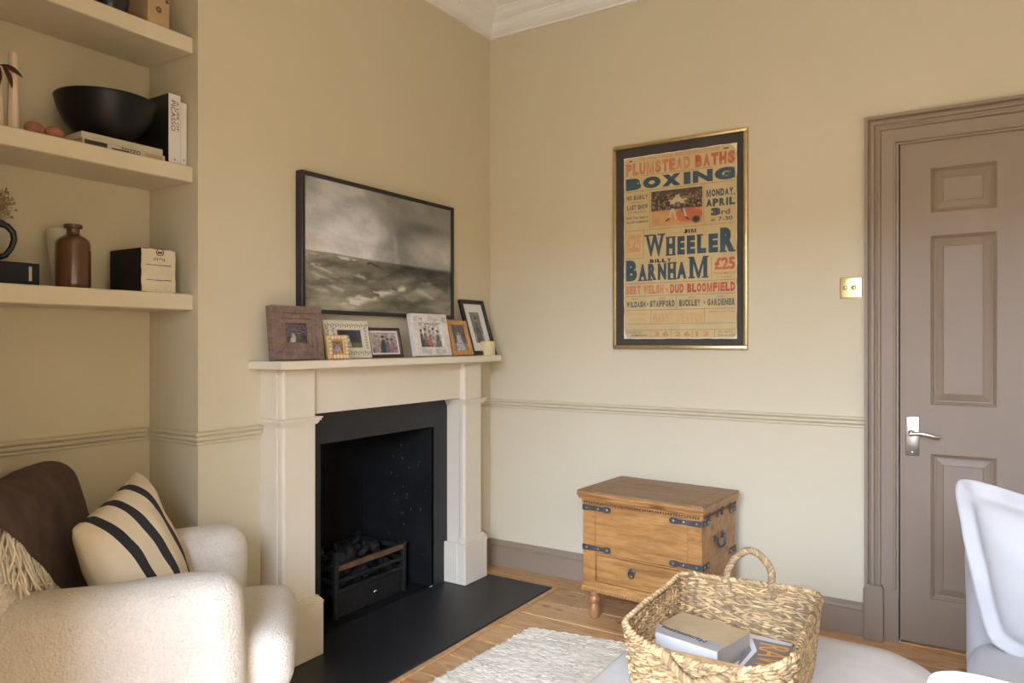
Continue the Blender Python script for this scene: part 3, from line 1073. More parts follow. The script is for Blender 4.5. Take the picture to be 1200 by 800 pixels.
for i in range(7):
    ya = -.018 + i * .006
    box(b, (.0928, ya, .108 + fr.uniform(-.004, .004)), (.0936, ya + .0025, .114 + fr.uniform(-.003, .004)))
put('faded_stamp', b, M['ink_brown'], fp_, kind='stuff')
b = BM(); tube(b, [(.0935, .004 + .013 * math.cos(a), .136 + .011 * math.sin(a)) for a in np.linspace(0, 2 * PI, 20)[:-1]], .0016, 6, closed=True)
box(b, (.0925, -.004, .131), (.0937, .012, .139))
put('ring_stamp', b, M['ink_brown'], fp_)

t = thing('stoneware_bottle', (-.12, -2.15, Z), label='brown glazed stoneware bottle with a short flanged neck', cat='bottle')
b = BM()
lathe(b, [(0, 0), (.046, 0), (.049, .003), (.0495, .02), (.0492, .138), (.047, .149), (.040, .158), (.028, .166), (.0205, .171), (.0185, .176), (.0185, .190), (.021, .193)], 40, cap=False)
put('body', b, M['stoneware'], t, smooth=True)
b = BM()
lathe(b, [(.019, .188), (.0255, .191), (.027, .196), (.0255, .202), (.0205, .2035), (.0145, .2025), (.0135, .18), (0, .178)], 40, cap=False)
put('lip', b, M['stoneware'], t, smooth=True)

b = BM()
lathe(b, [(0, 0), (.030, 0), (.034, .006), (.047, .10), (.0535, .16), (.0545, .185), (.052, .196), (.047, .1985), (.042, .19), (.035, .09), (.026, .02), (0, .015)], 36, cap=False)
o = put('tapered_vase', b, M['pale_ceramic'], smooth=True, label='pale tapered ceramic vase half hidden behind the brown bottle', cat='vase')
o.location = (-.222, -2.122, Z)

t, sp = pages_book('cloth_book', (-.10, -.145, 0), (.10, .145, .064), 'box_navy', 'thick blue-black cloth book lying under the black jug', 'x+', loc=(-.155, -2.422, Z), th=.004)
b = BM(); box(b, (.1003, .116, .012), (.1012, .124, .054))
put('spine_label', b, M['nickel'], sp, label='small pale strip near the end of the spine')

JZ = Z + .0645
t = thing('black_jug', (-.155, -2.410, JZ), label='black glazed jug with a looped handle holding dried flowers', cat='jug')
b = BM()
lathe(b, [(0, 0), (.044, 0), (.047, .004), (.060, .03), (.064, .055), (.058, .080), (.046, .096), (.043, .104), (.047, .116), (.050, .120), (.046, .121), (.040, .105), (.042, .095), (.052, .06), (.04, .012), (0, .008)], 36, cap=False)
put('body', b, M['black_gloss'], t, smooth=True)
b = BM()
tube(b, [(.012, .046, .112), (.014, .062, .117), (.016, .083, .112), (.018, .098, .094), (.018, .101, .072), (.016, .094, .048), (.013, .080, .025), (.012, .062, .018)], [.010, .010, .0095, .009, .0085, .008, .008, .009], 12)
ball(b, (.016, .068, .121), .0085, 2)
put('handle', b, M['black_gloss'], t, smooth=True)

t = thing('dried_flowers', (-.155, -2.410, JZ + .010), label='bunch of brown dried flowers standing in the black jug', cat='dried flowers')
b1, b2 = BM(), BM()
dr = random.Random(21)
for i in range(120):
    a = dr.uniform(0, 2 * PI); rr_ = dr.uniform(.02, .092)
    top = Vector((rr_ * math.cos(a) * .85, rr_ * math.sin(a), dr.uniform(.15, .225) - rr_ * .35))
    base_ = Vector((dr.uniform(-.02, .02), dr.uniform(-.02, .02), .012))
    mid = base_.lerp(top, .5) + Vector((0, 0, .02)); mid.x *= .55; mid.y *= .55
    tube(b1, [base_, mid, top], [.0013, .0011, .0009], 4)
    for k in range(9):
        d = Vector((dr.gauss(0, 1), dr.gauss(0, 1), dr.gauss(.2, .8))).normalized() * dr.uniform(.006, .026)
        tube(b1, [top - (top - mid) * dr.uniform(0, .5), top + d * .7, top + d], .0008, 3)
        ball(b2, top + d, dr.uniform(.0022, .0042), 1, (1, 1, 1.3))
put('stems', b1, M['dried_stem'], t, kind='stuff')
put('seed_heads', b2, M['dried'], t, kind='stuff')

# -- middle shelf
Z = SH['middle']
t, sp = pages_book('illustrated_book', (-.115, -.136, 0), (.115, .136, .0215), 'book_cream', 'flat cream book with dark printed spine at the bottom of the pile under the bowl', 'x+', loc=(-.168, -2.02, Z))
b = BM()
mx = face_mtx((.1160, -.136, 0), (0, 1, 0), (0, 0, 1))
box(b, (.1155, -.130, .003), (.1162, -.060, .019)); box(b, (.1155, -.045, .003), (.1162, .010, .010))
text_bm(b, 'TOZZO', .120, .185, .005, .018, mx, .012)
put('spine_lettering', b, M['ink_black'], sp)
b = BM(); box(b, (.1155, .068, .004), (.1162, .125, .018)); put('spine_block', b, M['kraft'], sp)
t, sp = pages_book('flat_book', (-.112, -.134, 0), (.112, .134, .0215), 'book_cream', 'plain cream book lying on the printed book, directly under the black bowl', 'x+', loc=(-.172, -2.022, Z + .0223))

o = BM()
lathe(o, [(0, 0), (.050, 0), (.058, .003), (.090, .020), (.122, .055), (.141, .095), (.150, .128), (.1515, .134), (.149, .137), (.145, .134), (.134, .095), (.115, .058), (.085, .026), (.05, .012), (0, .01)], 56, cap=False)
bowl = put('black_bowl', o, M['black_matte'], smooth=True, label='large matte black bowl standing on the flat books', cat='bowl')
bowl.location = (-.138, -2.035, Z + .0442)

t, sp = pages_book('art_book', (-.10, -.0215, 0), (.10, .0215, .242), 'book_black', 'thick upright book with white lettered spine and black cover beside the bowl', 'x+', spine_mat='book_white', loc=(-.155, -1.8475, Z), group='upright books on the middle shelf', th=.003)
mx = face_mtx((.1008, 0, .121), (0, 0, -1), (0, 1, 0))
b = BM()
text_bm(b, 'PICASSO', -.098, .006, -.014, .002, mx, .0)
text_bm(b, 'A LIFE OF', -.098, .004, .006, .015, mx, .0)
text_bm(b, 'o', .100, .106, -.004, .004, mx, .02)
put('spine_lettering', b, M['ink_brown'], sp)
t, sp = pages_book('slim_art_book', (-.10, -.011, 0), (.10, .011, .222), 'book_white', 'slim upright white book at the right end of the middle shelf', 'x+', loc=(-.155, -1.8135, Z), group='upright books on the middle shelf')
b = BM(); text_bm(b, 'o', .085, .091, -.003, .003, face_mtx((.1008, 0, .111), (0, 0, -1), (0, 1, 0)), .02)
put('spine_lettering', b, M['ink_black'], sp)

for k, (yy_, sc) in enumerate(((-2.283, 1.0), (-2.226, 1.02))):
    b = BM(); ball(b, (0, 0, .021), .021, 3, (1, 1.28, 1), lump=.06, seed=k * 2.0)
    o = put('terracotta_egg', b, M['terracotta'], smooth=True, label=('terracotta egg nearer the candles on the middle shelf', 'terracotta egg nearer the black bowl on the middle shelf')[k], cat='ornament', group='terracotta eggs')
    o.location = (-.075, yy_, Z)

for k, (yy_, h, r, lab) in enumerate(((-2.330, .232, .0145, 'tall ivory taper candle with a curled wick on the middle shelf'), (-2.372, .150, .0155, 'shorter ivory candle at the left edge, beside the tall taper candle'))):
    t = thing('taper_candle', (-.095, yy_, Z), .3, lab, 'candle', 'candles on the middle shelf')
    b = BM()
    for zz in range(12):
        pass
    lathe(b, [(0, 0), (r * 1.05, 0), (r * 1.08, .004), (r, h * .3), (r * .88, h * .7), (r * .76, h - .004), (r * .66, h), (0, h - .002)], 8, cap=False)
    put('wax', b, M['wax'], t, smooth='auto')
    b = BM(); tube(b, [(0, 0, h - .003), (0, -.001, h + .006), (0, -.005, h + .011), (0, -.009, h + .010), (0, -.011, h + .005)], .0011, 5)
    put('wick', b, M['wick'], t)

t = thing('dried_leaf_sprig', (-.076, -2.372, Z + .150), label='sprig of dark red dried leaves drooping over the candles', cat='leaves')
b = BM(); tube(b, [(0, -.10, .004), (0, -.05, .020), (0, -.015, .030), (.004, .012, .030), (.006, .036, .022)], [.002, .0018, .0015, .0012, .0008], 6)
put('twig', b, M['leaf'], t, smooth=True)
for (p, d, L, W) in (((.004, .000, .030), (.15, .9, -.18), .056, .017), ((.004, .006, .028), (.2, .35, -.9), .054, .015), ((.004, -.006, .030), (.2, -.12, -1), .070, .016), ((0, -.03, .026), (.2, -.3, -.95), .05, .017)):
    b = BM()
    d = Vector(d).normalized(); sd = d.cross(Vector((1, 0, .2))).normalized(); nn = sd.cross(d)
    prev = None
    for i in range(9):
        k = i / 8
        c = Vector(p) + d * (L * k) + Vector((0, 0, -.012 * k * k)) + nn * (.006 * math.sin(k * 3))
        w = W * math.sin(PI * min(1, k * .97 + .03)) ** .8 * .5 + .0004
        cur = [b.verts.new(c - sd * w + nn * .004 * (w / W)), b.verts.new(c), b.verts.new(c + sd * w + nn * .004 * (w / W))]
        if prev:
            for q in (0, 1): b.faces.new((prev[q], prev[q + 1], cur[q + 1], cur[q]))
        prev = cur
    bmesh.ops.solidify(b, geom=b.faces[:], thickness=.0006)
    put('leaf', b, M['leaf'], t, smooth=True)

# -- top shelf
Z = SH['top']
t = thing('kraft_box', (-.115, -1.905, Z), label='tan card box with a small brown flower motif on the top shelf', cat='box')
b = BM(); box(b, (-.062, -.040, 0), (.062, .038, .165), .002, 1); put('box_body', b, M['kraft'], t)
b = BM(); box(b, (-.064, -.042, .135), (.064, .040, .168), .002, 1); put('lid', b, M['kraft'], t)
b = BM()
for i in range(10):
    a = 2 * PI * i / 10
    c, s_ = math.cos(a), math.sin(a)
    mx = face_mtx((.0622, -.002, .062), (0, 1, 0), (0, 0, 1)) @ RZ(a)
    poly_extrude(b, [(.003, -.0008), (.009, -.0022), (.0125, 0), (.009, .0022), (.003, .0008)], .0005, mx)
for (cy, cz) in ((.028, .098), (.020, .108), (.032, .112)):
    lathe(b, [(.006, 0), (.006, .0005), (.003, .0006), (0, .0006)], 10, face_mtx((.0622, cy, cz), (0, 1, 0), (0, 0, 1)))
put('flower_motif', b, M['ink_brown'], t)
b = BM(); lathe(b, [(0, 0), (.042, 0), (.052, .015), (.060, .06), (.052, .11), (.03, .14), (.028, .17), (.034, .18), (.026, .18), (.02, .15), (0, .14)], 32, cap=False)
o = put('dark_vase', b, M['black_gloss'], smooth=True, label='black rounded vase left of the tan box on the top shelf', cat='vase')
o.location = (-.115, -2.04, Z)

# ------------------------------------------------------------------ pictures on the walls
# storm at sea over the mantel: local X runs along +y of the room, Y up, Z out from the wall
pw, ph = .987, .562
pt = thing('sea_painting', (0, -.8755, 1.333), label='black framed stormy grey seascape painting above the mantel shelf', cat='painting')
MX = face_mtx((0, -pw / 2, 0), (0, 1, 0), (0, 0, 1))
FW = .016
b = BM()
for (x0, y0, x1, y1) in ((0, 0, pw, FW), (0, ph - FW, pw, ph), (0, FW, FW, ph - FW), (pw - FW, FW, pw, ph - FW)):
    box(b, (x0, y0, .002), (x1, y1, .040), .0015, 1, MX)
put('frame', b, M['black_frame'], pt)

def sea(U, V):
    def nz(x, y, sd, o=6): return np.clip((vnoise(x, y, sd, o) - .5) * 2.4 + .5, 0, 1)
    n1 = nz(U * 3 + 3, V * 3.4, 1); n2 = nz(U * 7 + V * 4 + 9, V * 9 - U * 2, 2); n3 = nz(U * 2.2, V * 2.2 + 7, 3, 5)
    hor = .435 - .02 * U + .012 * np.sin(U * 5.5 + .6) * (1 - U) + .010 * (n2 - .5) * (1 - .7 * U)
    sky = np.full(U.shape + (3,), (.33, .32, .285))
    d = U * .95 + (1 - V) * .55                       # light falls from upper left towards the middle
    light = np.exp(-((d - .50 + .16 * (n3 - .5)) / .17) ** 2) * sstep(.66, .34, U) * sstep(.98, .80, V)
    sky = lerp(sky, (.66, .64, .62), np.clip(light * (.55 + .8 * n1), 0, 1))
    cl = np.exp(-((d - .22 + .2 * (n1 - .5)) / .12) ** 2)
    sky = lerp(sky, (.50, .47, .43), cl * .7)
    warm = np.exp(-((d - .67 + .14 * (n1 - .5)) / .06) ** 2) * sstep(.40, .55, V) * sstep(.62, .5, U)
    sky = lerp(sky, (.58, .52, .38), warm * .65 * n3)
    top = sstep(.22, .50, U + .25 * (n1 - .5)) * sstep(.55, .92, V + .25 * (n2 - .5))
    sky = lerp(sky, (.24, .23, .19), top * .85)
    ve = sstep(.22, .0, np.abs(U - .60 - .10 * (V - .6) + .12 * (n3 - .5))) * sstep(.98, .7, V)
    sky = lerp(sky, (.165, .16, .14), ve * .75)
    streak = np.exp(-((U - .545 - .10 * (.8 - V) + .02 * (n1 - .5)) / .018) ** 2) * sstep(.8, .6, V)
    sky = lerp(sky, (.40, .385, .33), streak * .45)
    cloud = np.exp(-(((U - .80) / .17) ** 2 + ((V - .77) / .055) ** 2))
    sky = lerp(sky, (.115, .11, .10), cloud * (.5 + .6 * n2))
    rl = sstep(.64, .9, U + .12 * (n1 - .5)) * np.exp(-((V - .56) / .12) ** 2)
    sky = lerp(sky, (.46, .43, .36), rl * .75)
    ll = sstep(.45, .05, U) * np.exp(-((V - .50) / .08) ** 2)
    sky = lerp(sky, (.58, .53, .45), ll * .7)
    sky *= (.84 + .32 * n2)[..., None]
    s = np.full(U.shape + (3,), (.215, .20, .15))
    w = nz(U * 5 + V * 4, V * 13 - U * 4.5, 5); w2 = nz(U * 12 - V * 6, V * 24 + U * 7, 6); w3 = nz(U * 3 - V * 2, V * 6 + U * 2.5, 7)
    s = lerp(s, (.33, .295, .21), np.clip(w3 * 1.2 - .2, 0, 1) * sstep(.75, .2, U))
    s = lerp(s, (.075, .075, .068), sstep(.20, .01, hor - V) * sstep(.30, .62, U) * .9)
    s = lerp(s, (.10, .095, .08), sstep(.55, .85, w3) * .6)
    s *= (.60 + .75 * w)[..., None]
    def crest(x0, y0, x1, y1, wd, amt, col=(.62, .575, .45)):
        nonlocal s
        dx, dy = x1 - x0, y1 - y0
        t_ = np.clip(((U - x0) * dx + (V - y0) * dy) / (dx * dx + dy * dy), 0, 1)
        ds = np.hypot(U - x0 - t_ * dx, (V - y0 - t_ * dy + .025 * (w3 - .5)) * 1.0)
        s = lerp(s, col, np.exp(-(ds / wd) ** 2) * amt * sstep(.25, .75, w2))
    crest(.22, .06, .44, .14, .030, 1.0); crest(.42, .13, .62, .22, .022, .95); crest(.30, .05, .36, .12, .03, .9)
    crest(.68, .22, .84, .15, .022, .75, (.46, .44, .37)); crest(.76, .27, .84, .29, .012, .8, (.5, .48, .42))
    crest(.02, .36, .24, .25, .022, .8); crest(.0, .41, .30, .40, .014, .9); crest(.05, .26, .22, .16, .02, .6); crest(.26, .30, .36, .27, .012, .8)
    crest(.0, .20, .12, .14, .02, .5)
    s = lerp(s, (.045, .045, .04), np.exp(-((V - (.405 - .45 * np.abs(U - .395))) / .012) ** 2) * sstep(.36, .38, U) * sstep(.50, .42, U) * .85)
    c = lerp(sky, s, np.clip((.004 + .03 * (U - .3).clip(0, 1) - (V - hor)) / (.006 + .045 * (U - .3).clip(0, 1)), 0, 1))
    return np.clip((c - .25) * 1.22 + .26, .02, .85)
print_grid('canvas', pw - 2 * FW, ph - 2 * FW, MX @ T(FW, FW, .030), sea, 340, 190, M['canvas'], pt)
b = BM(); box(b, (FW * .5, FW * .5, .004), (pw - FW * .5, ph - FW * .5, .0285), 0, 1, MX); put('stretcher', b, M['kraft'], pt)

# boxing poster on the back wall: local X to the right, Y up, Z out into the room
po = thing('framed_poster', (1.077, 0, 1.1845), label='gold framed vintage boxing bill with red and navy lettering', cat='poster')
PW, PH = .655, .996
MP = face_mtx((-PW / 2, 0, 0), (1, 0, 0), (0, 0, 1))
b = BM()
GW = .017
for (x0, y0, x1, y1) in ((0, 0, PW, GW), (0, PH - GW, PW, PH), (0, GW, GW, PH - GW), (PW - GW, GW, PW, PH - GW)):
    box(b, (x0, y0, .002), (x1, y1, .026), .003, 2, MP)
put('frame', b, M['gold_frame'], po, smooth='auto')
b = BM(); box(b, (GW * .5, GW * .5, .004), (PW - GW * .5, PH - GW * .5, .014), 0, 1, MP)
put('mount', b, M['mat_dark'], po)
pX0, pX1, pY0, pY1 = .0565, .607, .0485, .934
pwid, phei = pX1 - pX0, pY1 - pY0
er = random.Random(9)
outline = []
for (a, c, e, f, n) in ((0, 0, 1, 0, 22), (1, 0, 1, 1, 34), (1, 1, 0, 1, 22), (0, 1, 0, 0, 34)):
    for i in range(n):
        k = i / n
        outline.append(((a + (e - a) * k) * pwid + er.uniform(-.0012, .0012), (c + (f - c) * k) * phei + er.uniform(-.0012, .0012)))
b = BM(); poly_extrude(b, outline, .0006, MP @ T(pX0, pY0, .0142)); put('paper_backing', b, M['paper_white'], po)
b = BM()
clip = [(.03, .004), (.965, .004), (.985, .012), (.997, .02), (.997, .95), (.985, .972), (.955, .994), (.94, .997), (.02, .994), (.004, .985), (.004, .06), (.012, .03)]
poly_extrude(b, [(x * pwid, y * phei) for x, y in clip], .0005, MP @ T(pX0, pY0, .0148))
paper = put('printed_sheet', b, M['paper'], po)
MT = MP @ T(pX0, pY0 + phei, .0155)       # u right, v down (negative Y)
def line(bm, u0, v0, u1, v1, th=.0016):
    x0, x1, y0, y1 = u0 * pwid, u1 * pwid, -v1 * phei, -v0 * phei
    if x1 - x0 < th: x0, x1 = x0 - th / 2, x0 + th / 2
    if y1 - y0 < th: y0, y1 = y0 - th / 2, y0 + th / 2
    q = [bm.verts.new(MT @ Vector(p)) for p in ((x0, y0, 0), (x1, y0, 0), (x1, y1, 0), (x0, y1, 0))]
    bm.faces.new(q)
def txt(bm, s, u0, u1, v0, v1, bold=.02):
    text_bm(bm, s, u0 * pwid, u1 * pwid, -v1 * phei, -v0 * phei, MT @ T(0, 0, .0001), bold, .0003)
def serif(bm, spec):
    """foot and head slabs for the big slab-lettered names: (u, v, width)"""
    for (u, v, w) in spec:
        line(bm, u - w / 2, v - .004, u + w / 2, v + .004)
rules = {}
def ink(k):
    return k
def rule_bm(k):
    if k not in rules: rules[k] = BM()
    return rules[k]
_line, _txt = line, txt
def line(k, *a):
    _line(rule_bm(k) if isinstance(k, str) else k, *a)
def txt(k, s, *a):
    if isinstance(k, str):
        q = BM(); _txt(q, s, *a); put('lettering', q, M[k], paper, recalc=False)
    else:
        _txt(k, s, *a)
def block(k, s_, u0, u1, v0, v1, bold=.05, gap=.14):
    wd = {'I': .42, ' ': .55, 'M': 1.28, 'W': 1.32, ',': .3, '-': .6, '1': .6}
    tot = sum(wd.get(c, 1.0) for c in s_) + gap * (len(s_) - 1)
    sc = (u1 - u0) / tot
    q = BM(); u = u0
    for c in s_:
        w_ = wd.get(c, 1.0) * sc
        if c == 'M': letter_m(q, u * pwid, (u + w_) * pwid, -v1 * phei, -v0 * phei, MT @ T(0, 0, .0003))
        elif c in 'I1': _line(q, u + w_ * .1, v0, u + w_ * .9, v1)
        elif c == ',': _line(q, u, v1 - (v1 - v0) * .16, u + w_ * .8, v1 + (v1 - v0) * .10)
        elif c == '-': _line(q, u, (v0 + v1) / 2 - (v1 - v0) * .07, u + w_, (v0 + v1) / 2 + (v1 - v0) * .07)
        elif c != ' ': _txt(q, c, u, u + w_, v0, v1, bold)
        u += w_ + gap * sc
    put('lettering', q, M[k], paper, recalc=False)
def word(k, letters, slabs=()):
    q = BM()
    for ch, a, c, t0, t1, bold in letters:
        if ch == 'M': letter_m(q, a * pwid, c * pwid, -t1 * phei, -t0 * phei, MT @ T(0, 0, .0003))
        else: _txt(q, ch, a, c, t0, t1, bold)
    for (u, v, w) in slabs: _line(q, u - w / 2, v - .004, u + w / 2, v + .004)
    put('lettering', q, M[k], paper, recalc=False)
txt(ink('ink_red_worn'), 'THE LARGEST SHOW  AND THE GREATEST EVER', .14, .86, .008, .026, .01)
line(ink('ink_black'), .05, .018, .08, .024); line(ink('ink_black'), .89, .018, .935, .024)
block('ink_red_worn', 'PLUMSTEAD', .02, .605, .034, .102, .065)
block('ink_red', 'BATHS', .650, .985, .036, .102, .075)
line(ink('ink_grey'), .18, .108, .80, .110)
bx = [('B', .02, .165), ('O', .180, .345), ('X', .355, .525), ('I', .550, .610), ('N', .630, .800), ('G', .815, .985)]
word('ink_navy', [(ch, a, c, .118, .182, .10 if ch not in 'N' else .06) for ch, a, c in bx])
line(ink('ink_grey'), .02, .189, .985, .191)
line(ink('ink_grey'), .245, .191, .246, .400); line(ink('ink_grey'), .725, .191, .726, .400)
block('ink_grey', 'NO EARLY', .025, .225, .212, .236, .06); txt(ink('ink_grey'), 'FROM SHOW', .07, .19, .247, .254, .0)
block('ink_grey', 'LAST SHOW', .03, .225, .264, .290, .06); txt(ink('ink_grey'), 'OF THE SEASON', .05, .21, .299, .309, .0)
txt(ink('ink_grey'), 'Book Your Seats in', .02, .23, .326, .341, .02); txt(ink('ink_grey'), 'the old established', .02, .23, .350, .364, .02)
block('ink_navy', 'MONDAY,', .745, .985, .225, .263, .065); block('ink_navy', 'APRIL', .745, .985, .274, .314, .065)
txt(ink('ink_navy'), '3', .785, .865, .322, .362, .09); txt(ink('ink_grey'), 'rd', .870, .945, .332, .360, .03)
txt(ink('ink_grey'), 'at', .785, .825, .377, .390, .02); txt(ink('ink_grey'), '7-30', .845, .965, .370, .391, .03)
line(ink('ink_grey'), .02, .4045, .985, .406)
txt(ink('ink_faint'), '\u00a325', .02, .165, .425, .525, .05); txt(ink('ink_faint'), 'First Round', .03, .165, .535, .546, .0)
line(ink('ink_grey'), .02, .558, .185, .559); line(ink('ink_grey'), .185, .406, .186, .558)
word('ink_navy', [(ch, a, c, t0, .553, .07 if ch != 'W' else .035) for ch, a, c, t0 in (('W', .205, .375, .435), ('H', .395, .475, .455), ('E', .495, .560, .455), ('E', .578, .650, .455), ('L', .667, .745, .455), ('E', .765, .845, .455), ('R', .862, .985, .428))],
     [(.235, .437, .09), (.35, .437, .07), (.415, .457, .05), (.455, .457, .05), (.415, .551, .05), (.455, .551, .05), (.69, .457, .055), (.885, .551, .06), (.965, .551, .05)])
block('ink_black', 'JIM', .545, .662, .421, .442, .065)
word('ink_navy', [(ch, a, c, t0, .682, .07 if ch != 'M' else .03) for ch, a, c, t0 in (('B', .02, .125, .568), ('A', .140, .215, .592), ('R', .228, .305, .592), ('N', .318, .395, .592), ('H', .408, .482, .592), ('A', .490, .575, .592), ('M', .590, .765, .568))],
     [(.155, .680, .04), (.20, .680, .04), (.245, .680, .045), (.43, .594, .045), (.468, .594, .04), (.43, .680, .045), (.468, .680, .04), ])
block('ink_black', 'BILLY', .245, .440, .569, .588, .065)
line(ink('ink_grey'), .790, .568, .791, .692)
txt(ink('ink_red'), '\u00a325', .815, .985, .580, .645, .04); txt(ink('ink_red'), 'PURSE MATCH', .81, .985, .655, .668, .01); txt(ink('ink_red_worn'), 'Six 3 Rounds', .83, .96, .675, .685, .0)
line(ink('ink_grey'), .02, .696, .985, .698)
block('ink_red_worn', 'BERT WELSH', .02, .370, .708, .756, .065); txt(ink('ink_red_worn'), 'v', .385, .415, .725, .748, .02); block('ink_red', 'DUD BLOOMFIELD', .430, .985, .708, .756, .065)
line(ink('ink_grey'), .02, .766, .985, .768)
block('ink_grey', 'WILDASH', .025, .205, .795, .828, .065); txt(ink('ink_grey'), 'v', .215, .235, .805, .822, .03); block('ink_grey', 'STAFFORD', .245, .470, .793, .828, .065)
block('ink_grey', 'BUCKLEY', .510, .695, .793, .828, .065); txt(ink('ink_grey'), 'v', .718, .738, .803, .820, .03); block('ink_grey', 'GARDENER', .755, .985, .793, .828, .065)
for u, s in ((.10, 'JACK'), (.36, 'FRED'), (.62, 'GEORGE'), (.87, 'HARRY')): txt(ink('ink_grey'), s, u - .03, u + .03, .777, .786, .0)
line(ink('ink_grey'), .487, .768, .488, .842)
line(ink('ink_grey'), .02, .842, .985, .844)
txt(ink('ink_faint'), 'JIM HOWARD', .03, .22, .858, .876, .02); txt(ink('ink_faint'), 'TOM DAVIS', .04, .21, .886, .902, .02)
block('ink_faint', 'HARRY SEATON', .275, .715, .862, .912, .065)
txt(ink('ink_red_worn'), 'JIMMY COOPER', .765, .985, .854, .868, .02); txt(ink('ink_faint'), 'JOHNNY TAYLOR', .775, .985, .888, .902, .02)
line(ink('ink_grey'), .255, .844, .256, .918); line(ink('ink_grey'), .730, .844, .731, .918)
line(ink('ink_grey'), .02, .918, .985, .920); line(ink('ink_grey'), .02, .951, .985, .953)
txt(ink('ink_grey'), 'PRICES OF', .03, .17, .960, .970, .01); txt(ink('ink_grey'), 'ADMISSION', .07, .215, .976, .987, .02)
for a, c, s in ((.285, .415, '3 6'), (.470, .605, '2 6'), (.655, .765, '1 3')): txt(ink('ink_red_worn'), s, a, c, .960, .988, .05)
for u in (.255, .440, .625, .815): line(ink('ink_grey'), u, .953, u + .001, .994)
txt(ink('ink_grey'), 'ALL SEATS', .845, .96, .960, .969, .01); txt(ink('ink_grey'), 'Doors 6.45', .845, .985, .976, .986, .02)
for k, bb in rules.items():
    put('printed_rules', bb, M[k], paper, recalc=False, kind='stuff')

def ring_photo(U, V):
    n = vnoise(U * 26, V * 22, 4, 3); n2 = vnoise(U * 9, V * 7, 8, 4)
    c = lerp((.05, .035, .03), (.36, .23, .12), sstep(.42, .75, n))
    c = lerp(c, (.11, .07, .05), sstep(.75, .95, V) * .7)
    canvas_ = sstep(.46, .42, V + .03 * (n2 - .5))
    c = lerp(c, (.56, .30, .12), canvas_)
    red = sstep(.16, .10, np.hypot((U - .76) * .9, (V - .30) * .95)) * canvas_
    red = np.maximum(red, sstep(.24, .18, np.hypot((U - .74) * .75, (V - .26) * 1.1)))
    c = lerp(c, (.50, .13, .055), red * .9)
    def limb(x0, y0, x1, y1, w, col):
        nonlocal c
        dx, dy = x1 - x0, y1 - y0
        t_ = np.clip(((U - x0) * dx + (V - y0) * dy * .67 / .67) / (dx * dx + dy * dy), 0, 1)
        dist = np.hypot(U - x0 - t_ * dx, (V - y0 - t_ * dy) * .75)
        c = lerp(c, col, sstep(w, w * .55, dist))
    sk = (.58, .46, .27); nv = (.045, .075, .11)
    for (xb, s_) in ((.42, 1), (.62, -1)):
        limb(xb, .62, xb + .06 * s_, .72, .055, sk); limb(xb + .08 * s_, .80, xb + .085 * s_, .81, .032, sk)
        limb(xb + .04 * s_, .70, xb + .16 * s_, .72, .022, sk); limb(xb - .06 * s_, .70, xb + .10 * s_, .66, .022, sk)
        limb(xb - .01, .54, xb, .48, .055, nv); limb(xb - .01, .44, xb - .06 * s_, .22, .024, sk if s_ > 0 else nv); limb(xb + .02, .44, xb + .07, .18, .024, sk)
        limb(xb - .06 * s_, .20, xb - .12 * s_, .14, .02, (.05, .03, .03))
    c = lerp(c, (.03, .03, .04), sstep(.10, .05, np.hypot(U - .88, (V - .12) * .8)))
    return c * (.8 + .4 * n2)[..., None]
print_grid('boxing_photograph', .455 * pwid, .192 * phei, MT @ T(.258 * pwid, -.394 * phei, .0003), ring_photo, 110, 70, M['photo'], paper)

# ------------------------------------------------------------------ frames on the mantel shelf
ZM = 1.148
def people(bg, figs, floor_=None, seed=0):
    """small snapshot: background tone plus soft standing figures (x, width, dress colour, hair colour, height)"""
    def f(U, V):
        n = np.clip((vnoise(U * 14 + seed, V * 14, seed + 3, 4) - .5) * 1.8 + .5, 0, 1)
        c = np.ones(U.shape + (3,)) * np.asarray(bg)[None, None, :]
        c = lerp(c, np.asarray(bg) * 1.5, sstep(.3, 1, V) * .5)
        if floor_ is not None: c = lerp(c, floor_, sstep(.34, .26, V + .1 * (n - .5)))
        for (x, w, col, hair, h) in figs:
            body = sstep(1.0, .75, np.abs(U - x) / (w * (.55 + .55 * sstep(h * .75, h * .1, V)))) * sstep(h * .76, h * .70, V)
            c = lerp(c, col, body)
            head = sstep(1.0, .7, np.hypot((U - x) / (w * .42), (V - h * .86) / (h * .105)))
            c = lerp(c, (.42, .26, .18), head)
            hr = sstep(1.0, .7, np.hypot((U - x) / (w * .46), (V - h * .91) / (h * .085)))
            c = lerp(c, hair, hr)
        return c * (.45 + 1.05 * n)[..., None]
    return f

